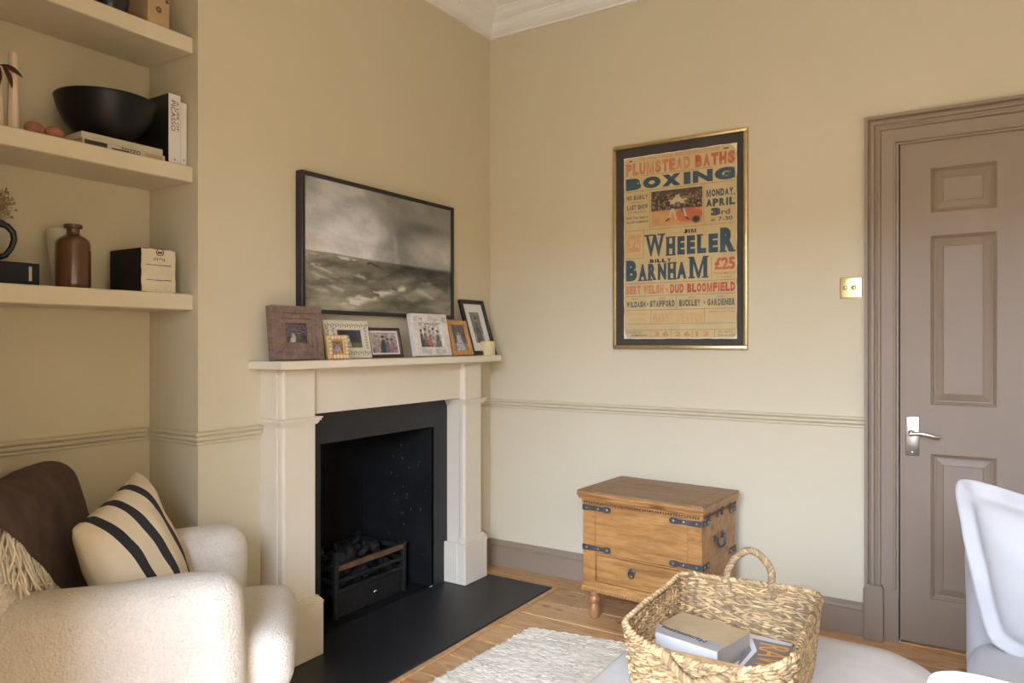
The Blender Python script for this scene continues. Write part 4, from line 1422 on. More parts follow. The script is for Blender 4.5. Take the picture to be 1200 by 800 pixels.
def photo_frame(name, label, x, y, yaw, w, h, lean, dep, bor, fm, paint, mount=None, style=None, easel=True, photo_box=None, group='framed photographs on the mantel shelf'):
    t = thing(name, (x, y, ZM), R(90) - yaw, label, 'photo frame', group)
    L = T(0, 0, dep * math.sin(lean)) @ RX(-lean)
    l, r_, bo, to = bor if isinstance(bor, tuple) else (bor,) * 4
    b = BM()
    if style == 'stepped':
        for (e0, e1, d0) in ((0, .42, 0), (.42, .72, .004), (.72, 1.0, .009)):
            a0, a1 = e0 * l, e1 * l
            for (X0, Z0, X1, Z1) in ((a0, a0, w - a0, a1), (a0, h - a1, w - a0, h - a0), (a0, a1, a1, h - a1), (w - a1, a1, w - a0, h - a1)):
                box(b, (X0, d0, Z0), (X1, dep, Z1), .0015, 1, L)
    else:
        for (X0, Z0, X1, Z1) in ((0, 0, w, bo), (0, h - to, w, h), (0, bo, l, h - to), (w - r_, bo, w, h - to)):
            box(b, (X0, 0, Z0), (X1, dep, Z1), .0015, 1, L)
    fo = put('frame', b, M[fm], t)
    b = BM(); box(b, (l * .5, dep * .75, bo * .5), (w - r_ * .5, dep - .0005, h - to * .5), 0, 1, L); put('backing', b, M['kraft'], t)
    px0, px1, pz0, pz1 = l, w - r_, bo, h - to
    if mount:
        b = BM(); box(b, (l - .001, dep * .55, bo - .001), (w - r_ + .001, dep * .75, h - to + .001), 0, 1, L); put('mount', b, M['mount'], t)
        px0, px1, pz0, pz1 = l + mount[0], w - r_ - mount[0], bo + mount[1], h - to - mount[1]
    pm = L @ T(0, dep * .55 - .0006, 0) @ Matrix(((1, 0, 0, px0), (0, 0, -1, 0), (0, 1, 0, pz0), (0, 0, 0, 1)))
    print_grid('photograph', px1 - px0, pz1 - pz0, pm, paint, 50, 50, M['photo'], t)
    if easel:
        b = BM()
        top = L @ Vector((w / 2, dep, h * .55))
        foot_y = top.y + .035
        box(b, (-.012, -.0012, 0), (.012, .0012, math.hypot(top.z, foot_y - top.y)), 0, 1, T(w / 2, foot_y, 0) @ RX(math.atan2(foot_y - top.y, top.z)))
        put('easel_leg', b, M['black_frame'], t)
    return t, fo, L

W_ = (.30, .28, .25); D_ = (.05, .05, .055); H_ = (.05, .03, .02)
photo_frame('photo_frame', 'large brown driftwood photo frame with deep stepped border, leftmost on the mantel', .105, -1.556, .06, .232, .205, .11, .034, .066, 'driftwood',
            people((.10, .07, .085), [(.38, .16, (.42, .38, .34), H_, .62), (.62, .15, (.06, .09, .05), H_, .60), (.84, .13, (.05, .045, .06), H_, .72)], (.05, .055, .035), 3), style='stepped')
t, fo, L = photo_frame('photo_frame', 'cream bone inlay photo frame with leafy chevron pattern', .082, -1.273, .05, .243, .160, .215, .014, (.068, .042, .045, .040), 'bone',
            people((.035, .04, .065), [(.46, .10, (.50, .50, .42), (.55, .52, .42), .72)], (.12, .13, .05), 5))
b = BM()
def chev(xc, zc, s, ang):
    mx = L @ T(xc, -.0006, zc) @ RY(-ang)
    for sg in (1, -1):
        ps = [(0, s * .50), (sg * s * .34, s * .18), (sg * s * .30, s * .02), (0, s * .26)]
        for k in range(2):
            zo = -k * s * .55
            q = [mx @ Vector((x_, 0, z_ + zo)) for x_, z_ in ps]
            vs_ = [b.verts.new(v) for v in q] + [b.verts.new(v + (L.to_3x3() @ Vector((0, .0009, 0)))) for v in q]
            b.faces.new(vs_[:4]); b.faces.new(vs_[4:][::-1])
            for i in range(4): b.faces.new((vs_[i], vs_[(i + 1) % 4], vs_[4 + (i + 1) % 4], vs_[4 + i]))
for i in range(9):
    xc = .018 + i * .026
    chev(xc, .139, .024, R(-70)); chev(xc, .022, .024, R(-70))
for j in range(4):
    zc = .048 + j * .024
    chev(.018, zc, .022, R(200)); chev(.046, zc, .022, R(160)); chev(.222, zc, .022, R(190))
put('chevron_inlay', b, M['bone_line'], fo)

t, fo, L = photo_frame('photo_frame', 'tiny gold and cream beaded photo frame standing in front of the chevron frame', .150, -1.330, .15, .098, .098, .215, .012, .024, 'gold_bead',
            people((.20, .13, .10), [(.5, .38, (.34, .24, .28), (.16, .08, .05), .86)], None, 9))
b = BM()
for k in range(6):
    q = .010 + k * .0156
    for (xc, zc) in ((q, .0875), (q, .0105), (.0105, q), (.0875, q)):
        box(b, (xc - .0048, -.004, zc - .0055), (xc + .0048, .004, zc + .0055), .002, 2, L)
put('bead', b, M['bone'], fo, kind='stuff')
photo_frame('photo_frame', 'small dark red wooden photo frame with a wide group snapshot', .075, -1.020, .12, .190, .134, .24, .014, .013, 'dark_wood',
            people((.33, .27, .24), [(.22, .13, (.36, .28, .25), (.3, .2, .15), .66), (.45, .14, (.04, .05, .06), (.05, .03, .03), .88), (.62, .13, (.10, .12, .15), H_, .74), (.80, .14, (.30, .15, .14), H_, .72)], (.20, .18, .16), 12), mount=(.010, .008))
t, fo, L = photo_frame('photo_frame', 'carved white photo frame with a family group and shell-inlaid lower edge', .112, -.762, .06, .250, .202, .205, .026, (.046, .046, .042, .044), 'mother',
            people((.50, .47, .42), [(.14, .12, (.10, .09, .08), H_, .78), (.32, .12, (.17, .13, .12), H_, .84), (.50, .12, (.42, .13, .12), (.2, .1, .06), .74), (.68, .12, (.34, .32, .29), H_, .86), (.86, .12, (.13, .11, .09), H_, .76)], (.34, .31, .27), 15))
for top in (0, 1):
    for i in range(7):
        b = BM()
        x0 = .012 + i * .033
        if top: box(b, (x0, -.0035, .164 + .005 * (i % 2)), (x0 + .029, .002, .196 - .007 * ((i + 1) % 3)), .002, 1, L)
        else: box(b, (x0, -.0035, .008 + .006 * (i % 2)), (x0 + .029, .002, .038 - .004 * (i % 3)), .002, 1, L)
        put('shell_inlay', b, M['shell_grey' if (i + top) % 3 else 'mother'], fo)
photo_frame('photo_frame', 'orange oak photo frame with a black and white snapshot', .122, -.483, .03, .154, .178, .30, .022, .022, 'oak_frame',
            people((.085, .085, .085), [(.50, .30, (.42, .42, .42), (.12, .12, .12), .86)], (.22, .22, .22), 18))
photo_frame('photo_frame', 'tall black photo frame with ivory mount leaning on the wall, rightmost on the mantel', .122, -.330, .09, .192, .300, .325, .016, .021, 'black_frame',
            people((.16, .15, .14), [(.5, .34, (.09, .085, .08), (.04, .04, .04), .9)], (.30, .29, .27), 22), mount=(.038, .045), easel=False)

t = thing('pillar_candle', (.128, -.210, ZM), label='short cream pillar candle at the right end of the mantel', cat='candle')
b = BM(); lathe(b, [(0, 0), (.0365, 0), (.038, .003), (.0375, .068), (.0355, .073), (.031, .0735), (.022, .070), (0, .068)], 32, cap=False); put('wax', b, M['wax_yellow'], t, smooth='auto')
b = BM(); tube(b, [(0, 0, .066), (.001, 0, .074), (.003, .001, .080)], .0012, 5); put('wick', b, M['black_frame'], t)

# ------------------------------------------------------------------ chest by the back wall
ch = thing('wooden_chest', (1.090, -.285, 0), R(-4), 'honey coloured wooden chest with iron straps, one drawer and turned legs', 'chest')
bx0, bx1, by0, by1 = -.274, .274, -.188, .188
def cput(n, b, m, par=ch, **k): return put(n, b, M[m], par, **k)
b = BM()
box(b, (bx0 + .012, by0 + .012, .150), (bx1 - .012, by1 - .008, .530))
cput('carcass', b, 'chest_wood')
b = BM()   # big front board, posts and rails
box(b, (bx0 + .062, by0 + .004, .300), (bx1 - .062, by0 + .02, .508), .001, 1); cput('front_panel', b, 'chest_wood')
for s in (bx0, bx1 - .061):
    b = BM(); box(b, (s, by0, .150), (s + .061, by0 + .05, .510), .002, 1); cput('corner_post', b, 'chest_wood')
b = BM(); box(b, (bx1 - .012, by0 + .051, .150), (bx1, by1, .510), .002, 1); cput('side_panel', b, 'chest_wood')
b = BM(); box(b, (bx0, by0 + .051, .150), (bx0 + .012, by1, .510), .002, 1); cput('side_panel', b, 'chest_wood')
b = BM(); box(b, (bx0 + .062, by0 + .001, .150), (bx1 - .062, by0 + .03, .172), .001, 1); box(b, (bx0 + .062, by0 + .001, .292), (bx1 - .062, by0 + .03, .299), .001, 1)
cput('drawer_rail', b, 'chest_wood')
b = BM(); box(b, (bx0 + .066, by0 + .003, .176), (bx1 - .066, by0 + .02, .288), .003, 1)
dw = cput('drawer', b, 'chest_wood')
b = BM(); kx = -.035
lathe(b, [(.016, 0), (.016, .003), (.010, .005), (.006, .010)], 20, T(kx, by0 + .003, .246) @ RX(R(90)))
tube(b, [(kx + .0125 * math.cos(a), by0 - .010 - .003 * math.sin(a), .238 + .0155 * math.sin(a)) for a in np.linspace(0, 2 * PI, 22)[:-1]], .0034, 8, closed=True)
ball(b, (kx, by0 - .008, .251), .006, 2)
cput('ring_pull', b, 'iron_strap', dw, smooth='auto')
# carved bands
for (z0, z1, ex, nm, n) in ((.508, .531, .004, 'upper', 46), (.126, .151, .006, 'lower', 40)):
    b = BM()
    box(b, (bx0 - ex, by0 - ex, z0), (bx1 + ex, by1, z1), .003, 1)
    bd = cput('carved_band', b, 'chest_wood')
    b = BM()
    for i in range(n):
        u = bx0 + .012 + (bx1 - bx0 - .024) * i / (n - 1)
        box(b, (u - .0035, by0 - ex - .004, z0 + .004), (u + .0035, by0 - ex + .002, z0 + .014), .0015, 1, T(u, 0, z0 + .009) @ RY(.5 if i % 2 else -.5) @ T(-u, 0, -z0 - .009))
    for i in range(24):
        u = by0 + .012 + (by1 - by0 - .024) * i / 23
        box(b, (bx1 + ex - .002, u - .0035, z0 + .004), (bx1 + ex + .004, u + .0035, z0 + .014), .0015, 1)
    cput('carving', b, 'carving' if nm == 'upper' else 'leg_wood', bd, kind='stuff')
# lid: moulded edge, boards and pegs
b = BM()
box(b, (bx0 - .014, by0 - .022, .531), (bx1 + .014, by1 + .006, .548), .006, 2)
box(b, (bx0 - .018, by0 - .028, .545), (bx1 + .018, by1 + .008, .562), .006, 3)
lid = cput('lid', b, 'chest_wood')
x0, x1, y0, y1 = bx0 - .016, bx1 + .016, by0 - .026, by1 + .007
for (a, c) in ((x0, x0 + .062), (x1 - .062, x1)):
    b = BM(); box(b, (a, y0, .560), (c, y1, .570), .0025, 1); cput('lid_board', b, 'chest_top_wood', lid)
for k in range(3):
    ya = y0 + (y1 - y0) * k / 3; yb = y0 + (y1 - y0) * (k + 1) / 3
    b = BM(); box(b, (x0 + .063, ya + .0008, .560), (x1 - .063, yb - .0008, .570), .0025, 1); cput('lid_board', b, 'chest_top_wood', lid)
b = BM()
for i in range(7):
    for ya in (y0 + .016, y1 - .016):
        lathe(b, [(.0045, .5695), (.004, .5708), (0, .571)], 8, T(x0 + .09 + i * .066, ya, 0))
cput('peg', b, 'iron_strap', lid, kind='stuff')
# turned legs
LP = [(.017, 0), (.0215, .004), (.0235, .030), (.0225, .052), (.0175, .064), (.017, .068), (.0235, .074), (.0265, .083), (.0255, .094), (.019, .101), (.019, .105), (.024, .110), (.024, .126)]
for sx in (bx0 + .036, bx1 - .036):
    for sy in (by0 + .038, by1 - .046):
        b = BM(); lathe(b, LP, 28, T(sx, sy, 0)); cput('leg', b, 'leg_wood', smooth='auto')
# iron straps with rivets
def strap(face, end, z, ln=.126):
    """face 'front' or 'side'; end -1/+1"""
    b, rv = BM(), BM()
    n = 8
    w = .0125
    ps = [(0, -w), (ln * .80, -w * .72), (ln * .86, -w), (ln * .95, -w * 1.05)]
    ps += [(ln + .004 + .010 * math.cos(a), w * math.sin(a)) for a in np.linspace(-1.2, 1.2, n)]
    ps += [(ln * .95, w * 1.05), (ln * .86, w), (ln * .80, w * .72), (0, w)]
    if face == 'front':
        mx = face_mtx((bx0 - .001 if end < 0 else bx1 + .001, by0 - .0005, z), (-end, 0, 0), (0, 0, 1))
        if end > 0: mx = face_mtx((bx1 + .001, by0 - .0005, z), (-1, 0, 0), (0, 0, -1))
    else:
        mx = face_mtx((bx1 + .0005, by0 - .001 if end < 0 else by1 + .001, z), (0, -end, 0), (0, 0, 1) if end < 0 else (0, 0, -1))
    poly_extrude(b, ps, .0035, mx)
    o = cput('iron_strap', b, 'iron_strap')
    for xr in ((.022, ln * .62, ln * .97) if ln > .1 else (.02, ln)):
        r = .0062 if xr > .05 else .005
        lathe(rv, [(r, .003), (r * .9, .0052), (r * .5, .0066), (0, .007)], 12, mx @ T(xr, 0, 0))
    cput('rivet', rv, 'rivet', o, smooth=True)
for z in (.492, .318):
    strap('front', -1, z); strap('front', 1, z)
    strap('side', -1, z, .06); strap('side', 1, z, .06)
b = BM()
for ya in (-.055, .030):
    box(b, (bx1 - .0, ya - .008, .395), (bx1 + .004, ya + .008, .425), .002, 1)
    tube(b, [(bx1 + .004, ya, .412), (bx1 + .014, ya, .414), (bx1 + .016, ya, .406)], .004, 6)
tube(b, [(bx1 + .012, -.055, .410), (bx1 + .016, -.052, .392), (bx1 + .018, -.040, .376), (bx1 + .018, -.0125, .370), (bx1 + .018, .015, .376), (bx1 + .016, .027, .392), (bx1 + .012, .030, .410)], .0048, 8)
cput('drop_handle', b, 'iron_strap', smooth='auto')
for ya in (-.12, -.03, .02, .11):
    b = BM(); box(b, (bx1 - .0, ya - .006, .494), (bx1 + .008, ya + .006, .530), .002, 1); cput('hasp', b, 'iron_strap')

# ------------------------------------------------------------------ rug
FL, FR_, BL_, BR_ = Vector((.674, -.690, 0)), Vector((1.98, -.475, 0)), Vector((.575, -2.06, 0)), Vector((1.93, -2.02, 0))
b = BM()
q = [v.copy() for v in (FL, FR_, BR_, BL_)]
vs_ = [b.verts.new(v + Vector((0, 0, z))) for z in (.001, .005) for v in q]
b.faces.new(vs_[:4][::-1]); b.faces.new(vs_[4:])
for i in range(4): b.faces.new((vs_[i], vs_[(i + 1) % 4], vs_[4 + (i + 1) % 4], vs_[4 + i]))
rug = put('woven_rug', b, M['rug'], label='cream hand-woven cotton rug lying on the floorboards', cat='rug')
b = BM()
rg2 = random.Random(31)
NR = 112
for k in range(NR):
    v0 = k / (NR - 1)
    A, B = FL.lerp(BL_, v0), FR_.lerp(BR_, v0)
    A = A + (A - B).normalized() * rg2.uniform(-.004, .008)
    wob = rg2.uniform(0, 99)
    # each weft row is broken into several rag lengths so their tones vary
    u = 0.0
    while u < 1:
        ue = min(1.0, u + rg2.uniform(.02, .14))
        n = max(3, int((ue - u) * 90))
        pts = []
        for i in range(n + 1):
            f = u + (ue - u) * i / n
            P = A.lerp(B, f)
            P.y += .0022 * mnoise.noise(Vector((f * 26, wob, 0)))
            P.z = .0062 + .0016 * math.sin(f * 330 + k * PI) + .0012 * mnoise.noise(Vector((f * 40, wob, 3)))
            pts.append(P)
        tube(b, pts, [rg2.uniform(.0052, .0072) for _ in pts], 5)
        u = ue
put('weft_rows', b, M['rug'], rug, smooth=True, kind='stuff')

# ------------------------------------------------------------------ ottoman
def rrect(w, h, r, n=10, c=(0, 0)):
    """rounded rectangle outline, counter-clockwise, evenly sampled per corner; r may be 4 radii (++, -+, --, +-)"""
    rs = r if isinstance(r, (list, tuple)) else (r,) * 4
    pts = []
    for (sx, sy, a0), rr_ in zip(((1, 1, 0), (-1, 1, 90), (-1, -1, 180), (1, -1, 270)), rs):
        cx, cy = sx * (w / 2 - rr_), sy * (h / 2 - rr_)
        for i in range(n + 1):
            a = R(a0 + 90 * i / n)
            pts.append((c[0] + cx + rr_ * math.cos(a), c[1] + cy + rr_ * math.sin(a)))
    return pts
OT = thing('ottoman', (1.848, -1.62, 0), label='low upholstered ottoman in pale grey linen carrying the basket', cat='ottoman')
b = BM()
n = 12
ow, oh = .735, .88
prof = [(0.0, .07), (0.0, .16), (0, .28), (.004, .33), (-.002, .352), (-.002, .372), (.002, .392), (.012, .409), (.028, .417), (.08, .4205), (.18, .4215)]
rings = []
for ins_, z in prof:
    ring = []
    for (x, y) in rrect(ow - 2 * ins_, oh - 2 * ins_, [max(.02, q - ins_) for q in (.20, .10, .08, .12)], n):
        k = .003 * mnoise.noise(Vector((x * 7, y * 7, z * 6)))
        ring.append(b.verts.new((x + k, y + k, z + k * (z > .3))))
    rings.append(ring)
for a, c in zip(rings, rings[1:]):
    m_ = len(a)
    for i in range(m_): b.faces.new((a[i], a[(i + 1) % m_], c[(i + 1) % m_], c[i]))
b.faces.new(rings[-1]); b.faces.new(rings[0][::-1])
put('upholstered_body', b, M['ottoman_linen'], OT, smooth='auto', angle=50)
b = BM(); tube(b, [(x, y, .352) for x, y in rrect(ow + .002, oh + .002, (.20, .10, .08, .12), n)], .005, 6, closed=True); put('piping', b, M['ottoman_linen'], OT, smooth=True)
for sx in (-1, 1):
    for sy in (-1, 1):
        b = BM(); lathe(b, [(.016, .008), (.024, .075)], 14, T(sx * .27, sy * .34, 0)); put('leg', b, M['leg_wood'], OT, smooth='auto')

# ------------------------------------------------------------------ basket
BK = thing('seagrass_basket', (1.788, -1.657, .4222), R(3), 'rectangular woven seagrass basket with rope handles holding books', 'basket')
bwid, blen, bht = .352, .470, .176
def outline_at(z, n=9, grow=0.0):
    k = .90 + .10 * (z / bht)
    return rrect(bwid * k + grow * 2, blen * k + grow * 2, .050, n)
def resample(pts, step):
    P = [Vector((x, y)) for x, y in pts]; P.append(P[0])
    L = [0]
    for a, c in zip(P, P[1:]): L.append(L[-1] + (c - a).length)
    tot = L[-1]; m_ = max(8, int(tot / step))
    out = []
    j = 0
    for i in range(m_):
        s = tot * i / m_
        while L[j + 1] < s: j += 1
        f = (s - L[j]) / max(1e-9, L[j + 1] - L[j])
        p = P[j].lerp(P[j + 1], f); d = (P[j + 1] - P[j]).normalized()
        out.append((p, d))
    return out
def sag(p):      # gently uneven rim, dipping at the middle of the near side
    return .006 * math.sin(p.x * 17 + 1) * math.sin(p.y * 11) - .036 * max(0, 1 - (p.x / .17) ** 2) * (p.y < -blen * .40) - .008 * max(0, 1 - (p.x / .17) ** 2) * (p.y > blen * .40)
st = BM()
kr = random.Random(41)
tmpl = bmesh.new(); bmesh.ops.create_icosphere(tmpl, subdivisions=1, radius=1)
TV = [v.co.copy() for v in tmpl.verts]; TF = [[v.index for v in f.verts] for f in tmpl.faces]
tmpl.free()
SV, SF = [], []
def stitch(p, d, up, nrm, L, wdt, th, ang):
    ax = d * math.cos(ang) + up * math.sin(ang); bx_ = up * math.cos(ang) - d * math.sin(ang)
    o0 = len(SV)
    for v in TV:
        SV.append(tuple(p + ax * (v.x * L) + bx_ * (v.y * wdt) + nrm * (v.z * th)))
    for f in TF: SF.append([i + o0 for i in f])
rows = 29
for r in range(rows):
    z = .006 + (bht - .012) * r / (rows - 1)
    for i, (p, d) in enumerate(resample(outline_at(z), .0125)):
        zz = z + sag(p) * (z / bht)
        d3 = Vector((d.x, d.y, 0)); n3 = Vector((d.y, -d.x, 0))
        j = (i + (r % 2) * .5)
        stitch(Vector((p.x, p.y, zz)) + d3 * ((r % 2) * .008) + n3 * (.0018 if (i + r) % 2 else -.0018), d3, Vector((0, 0, 1)), n3,
               .0165 * kr.uniform(.7, 1.35), .0030 * kr.uniform(.7, 1.3), .0042 * kr.uniform(.8, 1.3), kr.gauss(.05, .24))
# rolled rim of slanting wraps
for lay, (dz, gr_) in enumerate(((.004, .003), (.010, 0.0))):
    for i, (p, d) in enumerate(resample(outline_at(bht, grow=gr_ - .001), .0085)):
        d3 = Vector((d.x, d.y, 0)); n3 = Vector((d.y, -d.x, 0))
        stitch(Vector((p.x, p.y, bht + dz * .7 + sag(p))), d3, Vector((0, 0, 1)), n3, .0110 * kr.uniform(.8, 1.2), .0042, .0070, .75 if (i + lay) % 2 else .45)
me = bpy.data.meshes.new('woven_stitches'); me.from_pydata(SV, [], SF)
put_mesh('woven_stitches', me, M['basket'], BK, smooth=True, kind='stuff')
b = BM()
rg_ = []
for z in (.0, bht):
    for gr_ in (.0015, -.0015):
        rg_.append([b.verts.new((x, y, z + (sag(Vector((x, y))) if z else 0))) for x, y in outline_at(z, 9, gr_)])
m_ = len(rg_[0])
for i in range(m_):
    j = (i + 1) % m_
    b.faces.new((rg_[0][i], rg_[0][j], rg_[2][j], rg_[2][i])); b.faces.new((rg_[1][j], rg_[1][i], rg_[3][i], rg_[3][j]))
    b.faces.new((rg_[2][i], rg_[2][j], rg_[3][j], rg_[3][i]))
o1 = outline_at(0, 9, .0)
lo_ = [b.verts.new((x, y, 0.0005)) for x, y in o1]; hi_ = [b.verts.new((x, y, .010)) for x, y in o1]
b.faces.new(lo_[::-1]); b.faces.new(hi_)
for i in range(m_): b.faces.new((lo_[i], lo_[(i + 1) % m_], hi_[(i + 1) % m_], hi_[i]))
put('basket_core', b, M['basket_core'], BK, recalc=False)
def rope(pts, name, label=None, rad=.0085, pitch=.030):
    """two-ply twisted rope along a smooth path"""
    b = BM()
    P = [Vector(p) for p in pts]
    # Catmull-Rom
    C = []
    for i in range(len(P) - 1):
        p0, p1, p2, p3 = P[max(i - 1, 0)], P[i], P[i + 1], P[min(i + 2, len(P) - 1)]
        for k in range(14):
            t = k / 14
            C.append(.5 * ((2 * p1) + (p2 - p0) * t + (2 * p0 - 5 * p1 + 4 * p2 - p3) * t * t + (3 * p1 - p0 - 3 * p2 + p3) * t ** 3))
    C.append(P[-1])
    for s in range(3):
        pts2, L = [], 0
        for i, c in enumerate(C):
            if i: L += (c - C[i - 1]).length
            d = (C[min(i + 1, len(C) - 1)] - C[max(i - 1, 0)]).normalized()
            u = d.orthogonal() if i == 0 else (u - d * u.dot(d)); u.normalize(); v = d.cross(u)
            a = 2 * PI * (L / pitch + s / 3)
            pts2.append(c + u * (rad * .55 * math.cos(a)) + v * (rad * .55 * math.sin(a)))
        tube(b, pts2, rad * .62, 7)
    for e in (P[0], P[-1]):     # wrapped knots where the rope enters the rim
        for k in range(9):
            ball(b, e + Vector((kr.uniform(-.008, .008), kr.uniform(-.007, .007), kr.uniform(-.018, .010))), .0075, 1, (1.1, .8, 1))
    return put(name, b, M['basket'], BK, smooth=True, label=label)
yf = blen / 2
rope([(-.055, yf - .002, bht - .012), (-.054, yf + .002, bht + .022), (-.036, yf + .004, bht + .056), (-.006, yf + .004, bht + .080), (.022, yf + .003, bht + .076), (.050, yf + .002, bht + .046), (.056, yf, bht + .016), (.055, yf - .002, bht - .012)], 'rope_handle', 'rope handle standing upright on the far side')
yn = -blen / 2
rope([(-.070, yn + .000, bht - .026), (-.066, yn - .014, bht - .022), (-.048, yn - .022, bht - .040), (-.012, yn - .024, bht - .062), (.020, yn - .024, bht - .050), (.046, yn - .020, bht - .042), (.062, yn - .004, bht - .034)], 'rope_handle', 'rope handle flopped over the near rim')

# books in the basket
bz = .4222 + .0155
pages_book('large_white_book', (-.120, -.165, 0), (.120, .165, .040), 'book_paper_white', 'large white book at the bottom of the basket', 'y-', loc=(1.760, -1.615, bz), rz=R(-4), group='books in the basket')
zz = bz + .0405
t, sp = pages_book('tan_cookbook', (-.093, -.080, 0), (.093, .080, .050), 'book_tan', 'thick tan book with white spine lying on top in the basket', 'y-', spine_mat='book_paper_white', loc=(1.710, -1.628, zz), rz=R(-12), group='books in the basket', pages='pages_shaded')
b = BM()
# white band of the jacket folded over the cover, one end curling up
n = 16
pv = []
for i in range(n + 1):
    u = -.094 + .187 * i / n
    k = i / n
    cur = .022 * max(0, (.16 - k) / .16) ** 1.6
    dip = .010 * math.sin(PI * k)
    pv.append([(u, -.0806, .0506 + cur), (u, -.062 + .5 * dip + cur * .2, .0512 + cur * 1.15), (u, -.034 - dip * .3, .0507)])
g = [[b.verts.new(p) for p in row] for row in pv]
for i in range(n):
    for j in range(2): b.faces.new((g[i][j], g[i + 1][j], g[i + 1][j + 1], g[i][j + 1]))
bmesh.ops.solidify(b, geom=b.faces[:], thickness=.0006)
jk = put('jacket_band', b, M['book_paper_white'], t, smooth=True, label='white printed band curling up at its left corner')
b = BM(); text_bm(b, 'Mammissima', -.050, .075, -.008, .008, face_mtx((0, -.051, .0526), (-1, .05, 0), (-.05, -1, 0)), .0)
put('jacket_lettering', b, M['ink_black'], jk)
mg = thing('magazine', (1.868, -1.600, zz), R(8), 'grey photo magazine with large orange letters beside the tan book', 'magazine', 'books in the basket')
MGX = RX(R(2)) @ RY(R(3))
b = BM(); box(b, (-.062, -.085, .006), (.062, .085, .012), .0008, 1, MGX); cv = put('cover', b, M['mag_grey'], mg)
b = BM(); box(b, (-.061, -.084, .0045), (.061, .084, .0062), 0, 1, MGX); put('page_block', b, M['pages'], mg)
b = BM(); mx = MGX @ face_mtx((0, 0, .0122), (0, -1, 0), (1, 0, 0))
text_bm(b, 'RAW', -.070, .062, -.028, .038, mx, .0, .0003); put('cover_lettering', b, M['ink_orange'], cv)
b = BM()
mq = MGX @ T(0, 0, .0123)
poly_extrude(b, [(-.060, .080), (-.048, .082), (-.030, .020), (-.052, -.078), (-.060, -.080), (-.042, .016)], .0002, mq)
put('cover_photograph', b, M['book_paper_white'], cv)

# ------------------------------------------------------------------ boucle armchair (local x forward, y towards its far arm)
AC = thing('armchair', (.455, -1.970, 0), math.atan2(.744, .669), 'cream boucle armchair with rounded arms in the corner by the alcove', 'armchair')
def ac(n, b, **k): return put(n, b, M['boucle'], AC, smooth=True, **k)
b = BM(); soft_box(b, (-.62, -.34, .07), (.10, .34, .30), .05, amp=.006); ac('base', b)
for s, xe, zt in ((1, .0, .626), (-1, .035, .632)):
    b = BM()
    soft_box(b, (-.62, s * .267 - .085, .08), (xe, s * .267 + .085, zt), .078, amp=.007, seed=s * 3.0)
    for v in b.verts:       # arms dip a little towards the back and swell at the front
        if v.co.z > .4:
            v.co.z -= .030 * max(0, (-v.co.x - .1)) / .5
    ac('arm', b)
b = BM(); soft_box(b, (-.46, -.181, .27), (.02, .181, .445), .055, amp=.005, puff=.012, seed=5)
soft_box(b, (-.08, -.235, .262), (.158, .235, .440), .062, amp=.006, puff=.004, seed=8)
ac('seat_cushion', b)
b = BM(); soft_box(b, (-.02, -.225, .075), (.125, .225, .275), .045, amp=.005, seed=2); ac('front_border', b)
b = BM(); soft_box(b, (-.08, -.345, 0), (.08, .345, .550), .075, amp=.008, seed=11, mtx=T(-.475, 0, .295) @ RY(R(-14)))
ac('backrest', b)
for sx in (-.53, .06):
    for sy in (-.26, .26):
        b = BM(); lathe(b, [(.014, 0), (.022, .08)], 14, T(sx, sy, 0)); put('leg', b, M['leg_wood'], AC, smooth='auto')
ACM = AC.matrix_basis.copy()

# striped pillow, corners in chair space (x forward, y = away from the near arm)
TL, TR, BR = Vector((-.405, -.075, .710)), Vector((-.320, .235, .800)), Vector((-.160, .120, .490))
ctr = (TL + BR) / 2
ex = ((TR - TL)) ; ey = (TR - BR)
b = BM()
exw, eyw = ACM.to_3x3() @ ex, ACM.to_3x3() @ ey
cw = ACM @ ctr
uvs = cushion(b, exw * 1.10, eyw * 1.10, .165, (0, 0, 0), n=40, ripple=.008, seed=4, pinch=.05, power=.5, corner=18)
o = put('striped_pillow', b, M['pillow_striped'], smooth=True, label='cream pillow with three black stripes leaning on the armchair back', cat='pillow')
o.location = cw
at = o.data.attributes.new('weave', 'FLOAT_VECTOR', 'POINT')
at.data.foreach_set('vector', [q for t_ in uvs for q in t_])

# brown throw over the backrest with a knotted fringe
TH = thing('wool_throw', AC.location, AC.rotation_euler.z, 'dark brown wool throw with cream fringe draped over the armchair back', 'blanket')
BKM = T(-.475, 0, .295) @ RY(R(-14))
def back_path(t):
    """t 0..1 : up the front of the backrest, over the top, down behind (in backrest space x,z)"""
    r = .082
    fl, tl, bl = .43, PI * r, .40
    s = t * (fl + tl + bl)
    if s < fl: return Vector((r, 0, .550 - r + .006 - fl + s)), Vector((1, 0, 0))
    if s < fl + tl:
        a = (s - fl) / r
        return Vector((r * math.cos(a), 0, .550 - r + .006 + r * math.sin(a))), Vector((math.cos(a), 0, math.sin(a)))
    return Vector((-r, 0, .550 - r + .006 - (s - fl - tl))), Vector((-1, 0, 0))
def throw_pt(t, y, lift=.006):
    p, nr = back_path(t)
    q = p + nr * (lift + .010 * (mnoise.noise(Vector((t * 5, y * 6, 2))) + .6) + .005 * mnoise.noise(Vector((t * 15, y * 14, 7))))
    q.y = y
    if abs(y) > .30:
        e = (abs(y) - .30)
        q.x -= math.copysign(min(abs(q.x), e * e * 9), q.x)
        q.z -= e * e * 5
    return BKM @ q
TE = .86
def near_edge(t):
    # fringe boundary in chair y (negative = near arm)
    pts = [(0, .105), (.10, .02), (.22, -.105), (.34, -.235), (.40, -.325), (.46, -.365), (1, -.37)]
    for (a, va), (c, vc) in zip(pts, pts[1:]):
        if t <= c: return va + (vc - va) * (t - a) / (c - a)
    return pts[-1][1]
b = BM()
NT, NS = 46, 34
g = []
